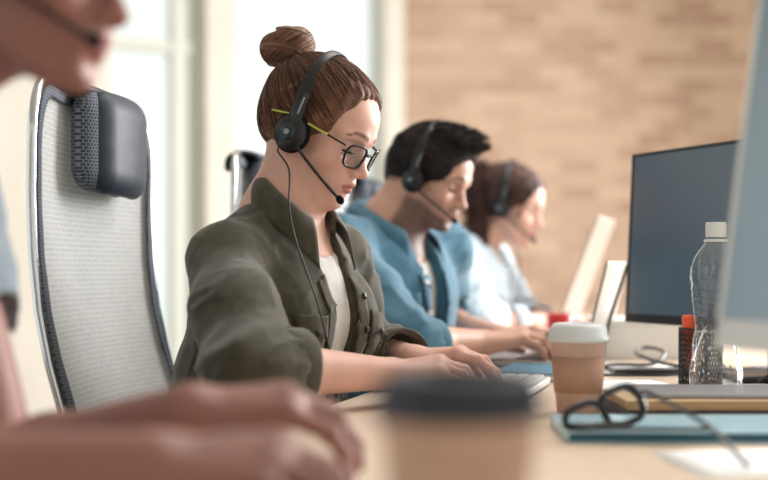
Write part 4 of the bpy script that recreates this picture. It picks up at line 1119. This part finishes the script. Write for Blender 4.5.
# ---------------------------------------------------------------- monitors, laptops, keyboard
MS['screen'] = mat('dark_screen', (84, 104, 122), .30, spec=.8, Coat_Weight=.0)
MS['screen_gloss'] = mat('glossy_screen', (150, 170, 184), .28, .6, spec=.8)
MS['silver'] = mat('silver_metal', (205, 208, 210), .35, .8)
MS['silver_light'] = mat('pale_silver', (222, 224, 224), .4, .5)
def monitor(name, label, P0, b_ang, tilt, w, h, bez, chin, scr, case, standx=.0, z_desk=DZ, chinmat=None):
    """P0 = lower corner farthest from the viewer; the panel runs back towards the viewer"""
    t = V3(math.sin(b_ang), -math.cos(b_ang), 0); n = V3(-math.cos(b_ang), -math.sin(b_ang), 0)
    up = nrm(V3(0, 0, 1) * math.cos(tilt) - n * math.sin(tilt)); nn = np.cross(t, up); nn = nn if np.dot(nn, n) > 0 else -nn
    Rm = np.stack([t, up, nn], 1); P = lambda a, c, d: np.array(P0) + Rm @ V3(a, c, d)
    r = thing(name, label, 'monitor', (P(w / 2, 0, -.09)) * V3(1, 1, 0) + V3(0, 0, z_desk))
    bevel(MB().box(P(w / 2, h / 2, -.013), (w / 2, h / 2, .012), Rm).build('case', case, r), .003)
    fr = MB()
    fr.box(P(w / 2, h - bez / 2, .0005), (w / 2, bez / 2, .0025), Rm); fr.box(P(w / 2, chin / 2, .0005), (w / 2, chin / 2, .0025), Rm)
    for a in (bez / 2, w - bez / 2): fr.box(P(a, h / 2, .0005), (bez / 2, h / 2, .0025), Rm)
    bevel(fr.build('bezel', chinmat or case, r), .001)
    MB().box(P(w / 2, (h - bez + chin) / 2, .0), ((w - 2 * bez) / 2, (h - bez - chin) / 2, .0016), Rm).build('screen', scr, r)
    c = P(w / 2, h * .35, -.03); base = V3(c[0] - n[0] * .085, c[1] - n[1] * .085, z_desk)
    Rz_ = np.stack([t, n, V3(0, 0, 1)], 1)
    bevel(MB().box((base[0], base[1], (z_desk + c[2]) / 2), (.022, .010, (c[2] - z_desk) / 2 + .02), Rz_).build('stand_neck', case, r), .003)
    bevel(MB().box((base + V3(c[0], c[1], z_desk)) / 2 + V3(0, 0, c[2] - z_desk), (.02, .048, .02), Rz_).build('stand_hinge', case, r), .003)
    bevel(MB().box((base[0], base[1], z_desk + .006), (.10, .068, .006), Rz_).build('stand_base', case, r), .004)
    return r
monitor('monitor', 'dark screened monitor with thin black frame, behind the clear bottle', at(626, 322, 2.20), math.radians(25), math.radians(3), .53, .308, .006, .016, MS['screen'], MS['plastic_black'])
monitor('monitor', 'pale silver edged monitor, blurred, standing nearer than the clear bottle', at(716, 347, 1.10), math.radians(20), math.radians(8.5), .52, .385, .007, .026, MS['screen_gloss'], MS['silver_light'])
MS['lid_bronze'] = mat('brushed_grey_lid', (176, 168, 160), .4, .6)
def laptop(label, hinge, ang, lean, w, dep, lid_h, group=None, lidm=None):
    """hinge centre on the desk; person on the local -x side"""
    Rl = Rz(-ang); r = thing('laptop', label, 'laptop', np.array(hinge))
    P = lambda x, y, z: np.array(hinge) + Rl @ V3(x, y, z)
    bevel(MB().box(P(-dep / 2, 0, .009), (dep / 2, w / 2, .007), Rl).build('base', MS['silver'], r), .003)
    bevel(MB().box(P(-dep * .36, 0, .0166), (dep * .24, w * .45, .0008), Rl).build('keyboard', MS['plastic_black'], r), .0005)
    MB().box(P(-dep * .80, 0, .0163), (dep * .13, w * .16, .0005), Rl).build('trackpad', MS['metal_grey'], r)
    a = lean; u = Rl @ V3(math.sin(a), 0, math.cos(a)); n = Rl @ V3(-math.cos(a), 0, math.sin(a)); y = Rl @ V3(0, 1, 0); Rm = np.stack([y, u, n], 1)
    c = P(.004, 0, .016) + u * lid_h / 2
    ld = bevel(MB().box(c, (w / 2, lid_h / 2, .0032), Rm).build('lid', lidm or MS['silver'], r), .003)
    MB().box(c + n * .0036, (w / 2 - .008, lid_h / 2 - .009, .0006), Rm).build('screen', MS['screen'], ld)
    MB().tube([P(.002, -w * .4, .014), P(.002, w * .4, .014)], .006, 10).build('hinge', MS['plastic_black'], r, smooth=True)
    return r
laptop('silver laptop of the man in the blue shirt, lid behind the small kraft cup', (.412, 2.37, DZ), math.radians(18), .24, .31, .215, .192, lidm=MS['lid_bronze'])
laptop('large thin laptop of the farthest woman, open lid blurred in front of the brick wall', (.468, 3.16, DZ), math.radians(17), .36, .36, .25, .325, lidm=MS['lid_bronze'])
def keyboard(label, c, ang, w=.42, d=.125):
    Rk = Rz(-ang); r = thing('keyboard', label, 'keyboard', c); P = lambda x, y, z: np.array(c) + Rk @ V3(x, y, z)
    bevel(MB().box(P(0, 0, .008), (d / 2, w / 2, .006), Rk).build('body', MS['silver_light'], r), .003)
    rows = [14, 14, 13, 12, 8]
    for i, n in enumerate(rows):
        kw = (w - .02) / n; km = MB(); x = d / 2 - .018 - i * .0225
        for k in range(n):
            km.box(P(x, w / 2 - .01 - kw * (k + .5), .0158), (.0090, kw / 2 - .0012, .0022), Rk, .001)
        km.build('key_row', MS['tee_plastic'], r)
MS['tee_plastic'] = mat('white_keys', (214, 217, 219), .45)
MS['tee_plastic'] = mat('white_keys', (214, 217, 219), .45)
keyboard('slim white keyboard under the hands of the woman with the bun', dk(1.76, .200) + V3(0, 0, DZ), DA)
def notebook(name, label, c, sx, sy, h, ang, cover, pages, group=None, spine='x'):
    Rn = Rz(ang); r = thing(name, label, 'notebook', c, group); P = lambda x, y, z: np.array(c) + Rn @ V3(x, y, z); t = min(.0022, h * .2)
    bevel(MB().box(P(0, 0, h / 2), (sx / 2 - .003, sy / 2 - .003, h / 2 - t), Rn).build('pages', pages, r), .001)
    m = MB(); m.box(P(0, 0, h - t / 2), (sx / 2, sy / 2, t / 2), Rn); m.box(P(0, 0, t / 2), (sx / 2, sy / 2, t / 2), Rn); m.box(P(-sx / 2 + t / 2, 0, h / 2), (t / 2, sy / 2, h / 2 - t * .9), Rn)
    bevel(m.build('cover', cover, r), .0007); return r
MS['paper'] = mat('white_paper', (232, 234, 234), .8); MS['blue_cover'] = mat('blue_cover', (165, 204, 218), .22, spec=.6); MS['blue_edge'] = mat('teal_pages', (34, 92, 112), .6)
MS['tan'] = mat('tan_cover', (205, 170, 128), .6); MS['plum'] = mat('dark_plum_cover', (58, 46, 56), .6); MS['grey_cover'] = mat('grey_cover', (128, 126, 130), .5)
MS['blue_note'] = mat('blue_note', (70, 128, 158), .5)
notebook('folder', 'shiny light blue folder lying flat at the near edge, glasses resting on it', (.400, 1.372, DZ), .40, .155, .013, -.02, MS['blue_cover'], MS['blue_edge'])['category'] = 'folder'
MS['frame_dark'] = MS['frame_black']
notebook('notebook', 'dark plum notebook at the bottom of the stack behind the blue folder', (.505, 1.560, DZ), .42, .16, .013, -.01, MS['plum'], MS['grey_cover'], 'stacked notebooks')
notebook('notebook', 'tan notebook in the middle of the stack in front of the bottle', (.500, 1.562, DZ + .0135), .40, .15, .012, .01, MS['tan'], MS['tan'], 'stacked notebooks')
notebook('notebook', 'thin grey notebook on top of the stack in front of the bottle', (.515, 1.572, DZ + .026), .38, .14, .0045, -.03, MS['grey_cover'], MS['paper'], 'stacked notebooks')
notebook('notebook', 'small blue notebook beside the man\'s typing hand, behind the white keyboard', dk(2.10, .235) + V3(0, 0, DZ), .15, .21, .014, -DA, MS['blue_note'], MS['paper'])
# ---------------------------------------------------------------- cups, bottle, pens
def paper_cup(label, c, rt, rb, h, body, lidm, sleeve=None, lidh=.018, group=None):
    r = thing('paper_cup', label, 'cup', c, group); c = np.array(c)
    MB().lathe([(rb - .002, .004), (rb - .001, 0), (rb, .001), (rt, h), (rt + .0015, h + .001), (rt - .001, h + .002), (rt - .0015, h - .002), (rb - .0015, .006)], c, 48).build('cup', body, r, smooth=True)
    if sleeve is not None:
        k = lambda z: rb + (rt - rb) * z / h + .0012
        MB().lathe([(k(h * .28) - .001, h * .28), (k(h * .28), h * .28), (k(h * .74), h * .74), (k(h * .74) - .001, h * .74)], c, 48, cap=False).build('sleeve', sleeve, r, smooth=True)
    MB().lathe([(rt + .001, h - .006), (rt + .0035, h - .005), (rt + .0035, h + .001), (rt + .0015, h + .003), (rt + .001, h + .010), (rt - .003, h + lidh - .002), (rt - .006, h + lidh), (rt - .009, h + lidh - .001), (rt - .011, h + lidh - .006), (.001, h + lidh - .006)], c, 48).build('lid', lidm, r, smooth=True)
    return r
MS['kraft'] = add_noise_color(mat('kraft_paper', (204, 172, 154), .75), (198, 166, 148), (210, 178, 160), 30); MS['kraft_dark'] = mat('kraft_sleeve', (184, 144, 124), .8); MS['kraft_pale'] = mat('pale_cup_paper', (216, 186, 164), .7)
MS['lid_white'] = mat('white_lid', (220, 226, 228), .35); MS['lid_dark'] = mat('dark_lid', (38, 44, 58), .4)
paper_cup('kraft paper coffee cup with a white lid, standing on the desk before the silver laptop', (.2545, 1.572, DZ), .0365, .0275, .100, MS['kraft'], MS['lid_white'], MS['kraft_dark'])
paper_cup('large paper cup with a dark lid, strongly blurred, closest to the viewer', (.0400, .640, DZ), .0425, .030, .1165, MS['kraft'], MS['lid_dark'])
MS['bottle'] = mat('clear_plastic', (250, 252, 252), .02, Transmission_Weight=1., IOR=1.42)
MS['cap'] = mat('white_cap', (228, 232, 230), .45)
def bottle():
    c = np.array((.498, 1.800, DZ)); r = thing('water_bottle', 'empty clear plastic bottle with a white cap, before the dark monitor', 'bottle', c)
    pr = [(.022, .006), (.026, .001), (.033, .002), (.0370, .010), (.0375, .022), (.0370, .038), (.0345, .050), (.0330, .066), (.0315, .084), (.0300, .098), (.0300, .106), (.0312, .112), (.0325, .116), (.0318, .121), (.0340, .126), (.0333, .131), (.0352, .136), (.0344, .141), (.0362, .147), (.0352, .152), (.0368, .158), (.0360, .164), (.0372, .172), (.0372, .182), (.0360, .192), (.0330, .202), (.0280, .212), (.0215, .221), (.0160, .228), (.0140, .233), (.0138, .240)]
    z = np.array([p[1] for p in pr]); rr = np.array([p[0] for p in pr]); zz = np.linspace(.001, .240, 150); rad = np.interp(zz, z, rr); n = 72; G = []
    for k in range(n):
        a = 2 * PI * k / n; row = []
        for j, (q, s) in enumerate(zip(zz, rad)):
            lo = math.exp(-((q - .035) / .03) ** 2) * .0018 * math.cos(6 * a) * 1.6; mid = math.exp(-((q - .085) / .022) ** 2) * 2.2 * .0013 * math.cos(8 * a + q * 120); up = math.exp(-((q - .190) / .02) ** 2) * 1.8 * .0012 * math.cos(10 * a + q * 60)
            s2 = s + lo + mid + up; row.append(c + V3(s2 * math.cos(a), s2 * math.sin(a), q))
        G.append(row)
    o = MB().grid(np.array(G), True).build('bottle_body', MS['bottle'], r, smooth=True); md = o.modifiers.new('t', 'SOLIDIFY'); md.thickness = .0007; md.offset = -1
    cp = MB().lathe([(.012, .236), (.0152, .236), (.0155, .238), (.0155, .256), (.0142, .2585), (.001, .2585)], c, 40).build('cap', MS['cap'], r, smooth=False); autosmooth(cp)
    MB().lathe([(.0142, .229), (.0178, .229), (.0178, .233), (.0142, .233)], c, 40).build('neck_ring', MS['cap'], r)
bottle()
def mesh_cup():
    c = np.array((.513, 1.945, DZ)); r = thing('pen_holder', 'black wire mesh pen holder half hidden behind the clear bottle', 'pen holder', c)
    m = MB(); R0, h = .034, .092
    for k in range(36):
        a = 2 * PI * k / 36
        for sg in (-1, 1):
            P = [c + V3(R0 * math.cos(a + sg * t * .9), R0 * math.sin(a + sg * t * .9), .003 + t * (h - .006)) for t in np.linspace(0, 1, 8)]
            m.tube(P, .0010, 4)
    m.build('wire_mesh', MS['plastic_black'], r)
    for z in (.002, h): MB().tube([c + V3(R0 * math.cos(a), R0 * math.sin(a), z) for a in np.linspace(0, 2 * PI, 33)[:-1]], .0018, 8, True).build('rim', MS['plastic_black'], r, smooth=True)
    MB().lathe([(.001, .0005), (R0, .0005), (R0, .002), (.001, .002)], c, 32).build('bottom', MS['plastic_black'], r)
    for (dx, dy, lx, ly, cb, cc, lb, L) in ((-.018, -.006, -.024, -.012, (250, 104, 64), (255, 104, 60), 'orange highlighter standing in the mesh pen holder', .114), (.010, .010, .020, .012, (60, 90, 150), (40, 60, 110), 'blue pen standing in the mesh pen holder', .135)):
        p0 = c + V3(dx * .7, dy * .7, .003); p1 = c + V3(lx, ly, L); d = nrm(p1 - p0); Rp = frame(np.cross(d, V3(0, 1, 0)), d); ln = np.linalg.norm(p1 - p0)
        t = thing('highlighter' if L < .12 else 'pen', lb, 'pen', p0)
        rr = .0085 if L < .12 else .0042
        m1 = mat('pen_body', cb, .4); m2 = mat('pen_cap', cc, .35)
        MB().lathe([(.001, 0), (rr * .9, 0), (rr, .003), (rr, ln * .66)], p0, 20, Rp).build('barrel', m1, t, smooth=True)
        MB().lathe([(rr * 1.12, ln * .64), (rr * 1.12, ln * .97), (rr * .9, ln), (.001, ln)], p0, 20, Rp).build('cap', m2, t, smooth=True)
mesh_cup()
MS['red'] = mat('red_glaze', (196, 44, 44), .3)
t = thing('mug', 'small red mug beyond the farthest woman\'s hands', 'mug', at(560, 352, 2.72) * V3(1, 1, 0) + V3(0, 0, DZ)); c = np.array(t.location)
MB().lathe([(.001, .001), (.026, .001), (.029, .004), (.030, .086), (.028, .087), (.027, .080), (.026, .006), (.001, .005)], c, 36).build('cup', MS['red'], t, smooth=True)
MB().tube([c + V3(.028 + .022 * math.sin(a), 0, .046 + .026 * math.cos(a)) for a in np.linspace(.15, PI - .15, 16)], .0042, 8).build('handle', MS['red'], t, smooth=True)
# white box of paper, sheets, phone, cables
bx = thing('paper_box', 'low white box on the desk under the dark monitor', 'box', (.575, 2.58, DZ)); Rb_ = Rz(-.06)
bevel(MB().box((.575, 2.58, DZ + .036), (.125, .10, .036), Rb_).build('tray', MS['paper'], bx), .003); bevel(MB().box((.575, 2.58, DZ + .0775), (.128, .103, .0055), Rb_).build('lid', MS['cap'], bx), .003)
def sheet(c, sx, sy, a, lb, m=None):
    c = np.array(c); G = np.array([[c + Rz(a) @ V3(u * sx / 2, v * sy / 2, 0) + V3(0, 0, .0012 + .0012 * math.sin(2.3 * u + 1) * math.sin(2 * v) ** 2) for v in np.linspace(-1, 1, 9)] for u in np.linspace(-1, 1, 9)])
    o = MB().grid(G).build('paper_sheet', m or MS['paper'], None, tuple(c), smooth=True); md = o.modifiers.new('t', 'SOLIDIFY'); md.thickness = .0006; tag(o, lb, 'paper', 'loose sheets of paper')
sheet((.66, 2.02, DZ), .21, .297, -.3, 'white paper sheet right of the bottle, beside the black phone')
sheet((.40, 1.90, DZ), .15, .21, .25, 'white paper sheet between the kraft cup and the pen holder')
sheet((.47, 2.26, DZ), .21, .297, .9, 'white paper sheet under the cables before the white box')
sheet((.385, 1.17, DZ), .21, .15, .1, 'white paper sheet in front of the blue folder, nearest corner of the desk')
def phone(c, a, lb, L=.145, W=.070):
    Rp = Rz(a); t = thing('phone', lb, 'phone', c); c = np.array(c)
    bevel(MB().box(c + V3(0, 0, .0042), (L / 2, W / 2, .0042), Rp).build('case', MS['plastic_black'], t), .003); MB().box(c + V3(0, 0, .0087), (L / 2 - .004, W / 2 - .004, .0004), Rp).build('screen', MS['hs_gloss'], t)
phone((.475, 2.13, DZ + .003), .05, 'black phone lying flat left of the pen holder', .145, .05)
phone((.640, 1.99, DZ + .004), .15, 'black phone on the paper sheet right of the bottle', .13, .06)
def cable(P, r, lb):
    o = MB().tube(smooth_pts(P, 10), r, 8).build('cable', MS['plastic_black'], None, None, smooth=True); tag(o, lb, 'cable', 'loose cables on the desk')
z0 = DZ + .0045
cable([(.36, 2.20, z0), (.43, 2.25, z0 + .004), (.50, 2.24, z0 + .006), (.535, 2.29, z0 + .024), (.515, 2.35, z0 + .030), (.485, 2.31, z0 + .022), (.52, 2.24, z0 + .008), (.60, 2.20, z0), (.70, 2.24, z0), (.80, 2.35, z0)], .0035, 'thick black cable looping before the white box')
cable([(.34, 2.08, z0), (.42, 2.06, z0 + .002), (.50, 2.07, z0 + .002), (.57, 2.10, z0 + .016), (.60, 2.16, z0 + .018), (.63, 2.14, z0 + .004), (.72, 2.10, z0 + .002)], .0026, 'thin black cable passing in front of the phone')
cable([at(630, 258, 2.30), at(624, 276, 2.30), at(616, 300, 2.28), at(608, 326, 2.26), at(603, 350, 2.24), (.41, 2.22, z0), (.47, 2.19, z0 + .001)], .0038, 'black cable hanging from the left side of the dark monitor')
cable([(.60, 1.93, z0 + .002), (.64, 1.95, z0 + .022), (.665, 2.0, z0 + .034), (.70, 2.06, z0 + .012), (.78, 2.1, z0)], .003, 'short black cable rising right of the bottle')
# eyeglasses resting on the folder
def table_glasses():
    zf = DZ + .0135
    A = V3(.196, 1.310, zf + .003); Bp = at(640, 392, 1.345)        # low hinge on the folder, raised hinge
    t = thing('eyeglasses', 'thick black glasses lying on the blue folder with one arm raised', 'glasses', (A + Bp) / 2 * V3(1, 1, 0) + V3(0, 0, zf))
    u = nrm(Bp - A); n = nrm(np.cross(u, V3(0, -1, .25))); w = np.cross(n, u); L = np.linalg.norm(Bp - A)
    for k in (.27, .73):
        c = A + u * L * k - w * 0; P = []
        for a in np.linspace(0, 2 * PI, 36, endpoint=False):
            ca, sa = math.cos(a), math.sin(a); e = .65
            P.append(c + u * math.copysign(abs(ca) ** e, ca) * L * .235 + n * (math.copysign(abs(sa) ** e, sa) * .020 + .006))
        P = np.array(P); P[:, 2] = np.maximum(P[:, 2], zf + .0035)
        f = MB().tube(P, .0042, 8, True).build('rim', MS['frame_black'], t, smooth=True)
        nn = w * .0006; q = len(P); mb = MB(); cc = P.mean(0)
        mb.add(np.array([cc + nn] + [x + nn for x in P] + [cc - nn] + [x - nn for x in P]), [(0, 1 + i, 1 + (i + 1) % q) for i in range(q)] + [(q + 1, q + 2 + (i + 1) % q, q + 2 + i) for i in range(q)])
        mb.build('lens', MS['lens'], f)
    MB().tube([A + u * L * .48 + n * .01, A + u * L * .5 + n * .014, A + u * L * .52 + n * .01], .0028, 8).build('bridge', MS['frame_black'], t, smooth=True)
    E1 = at(748, 470, 1.12); E1[2] = DZ + .006; M1 = Bp * .35 + E1 * .65 + V3(0, 0, .012)
    MB().tube(smooth_pts([Bp, Bp + V3(.012, -.01, -.002), M1, E1], 8), .0040, 8, flat=.6).build('arm', MS['frame_black'], t, smooth=True)
    MB().tube(smooth_pts([A, A + V3(.05, -.012, 0), A + V3(.13, -.016, 0), A + V3(.155, -.012, 0)], 8), .0036, 8, flat=.6).build('arm', MS['frame_black'], t, smooth=True)
table_glasses()
# ---------------------------------------------------------------- camera and view
def camera():
    cd = bpy.data.cameras.new('camera'); co = bpy.data.objects.new('camera', cd); C.objects.link(co)
    co.location = (0, 0, CZ); co.rotation_euler = (PI / 2, 0, 0)
    cd.sensor_width = 36; cd.lens = 36 * F / 768; cd.shift_y = (HOR - 240) / 768; cd.clip_start = .05
    cd.dof.use_dof = True; cd.dof.focus_distance = 1.76; cd.dof.aperture_fstop = cd.lens / 1000 / .030; cd.dof.aperture_blades = 9
    bpy.context.scene.camera = co
    s = bpy.context.scene
    s.view_settings.view_transform = 'Standard'; s.view_settings.look = 'None'; s.view_settings.gamma = 1; s.view_settings.use_curve_mapping = False
    return co
cam = camera()
bpy.context.scene.view_settings.exposure = .15
make_woman_olive(); make_man(); make_far_woman(); make_near_person()
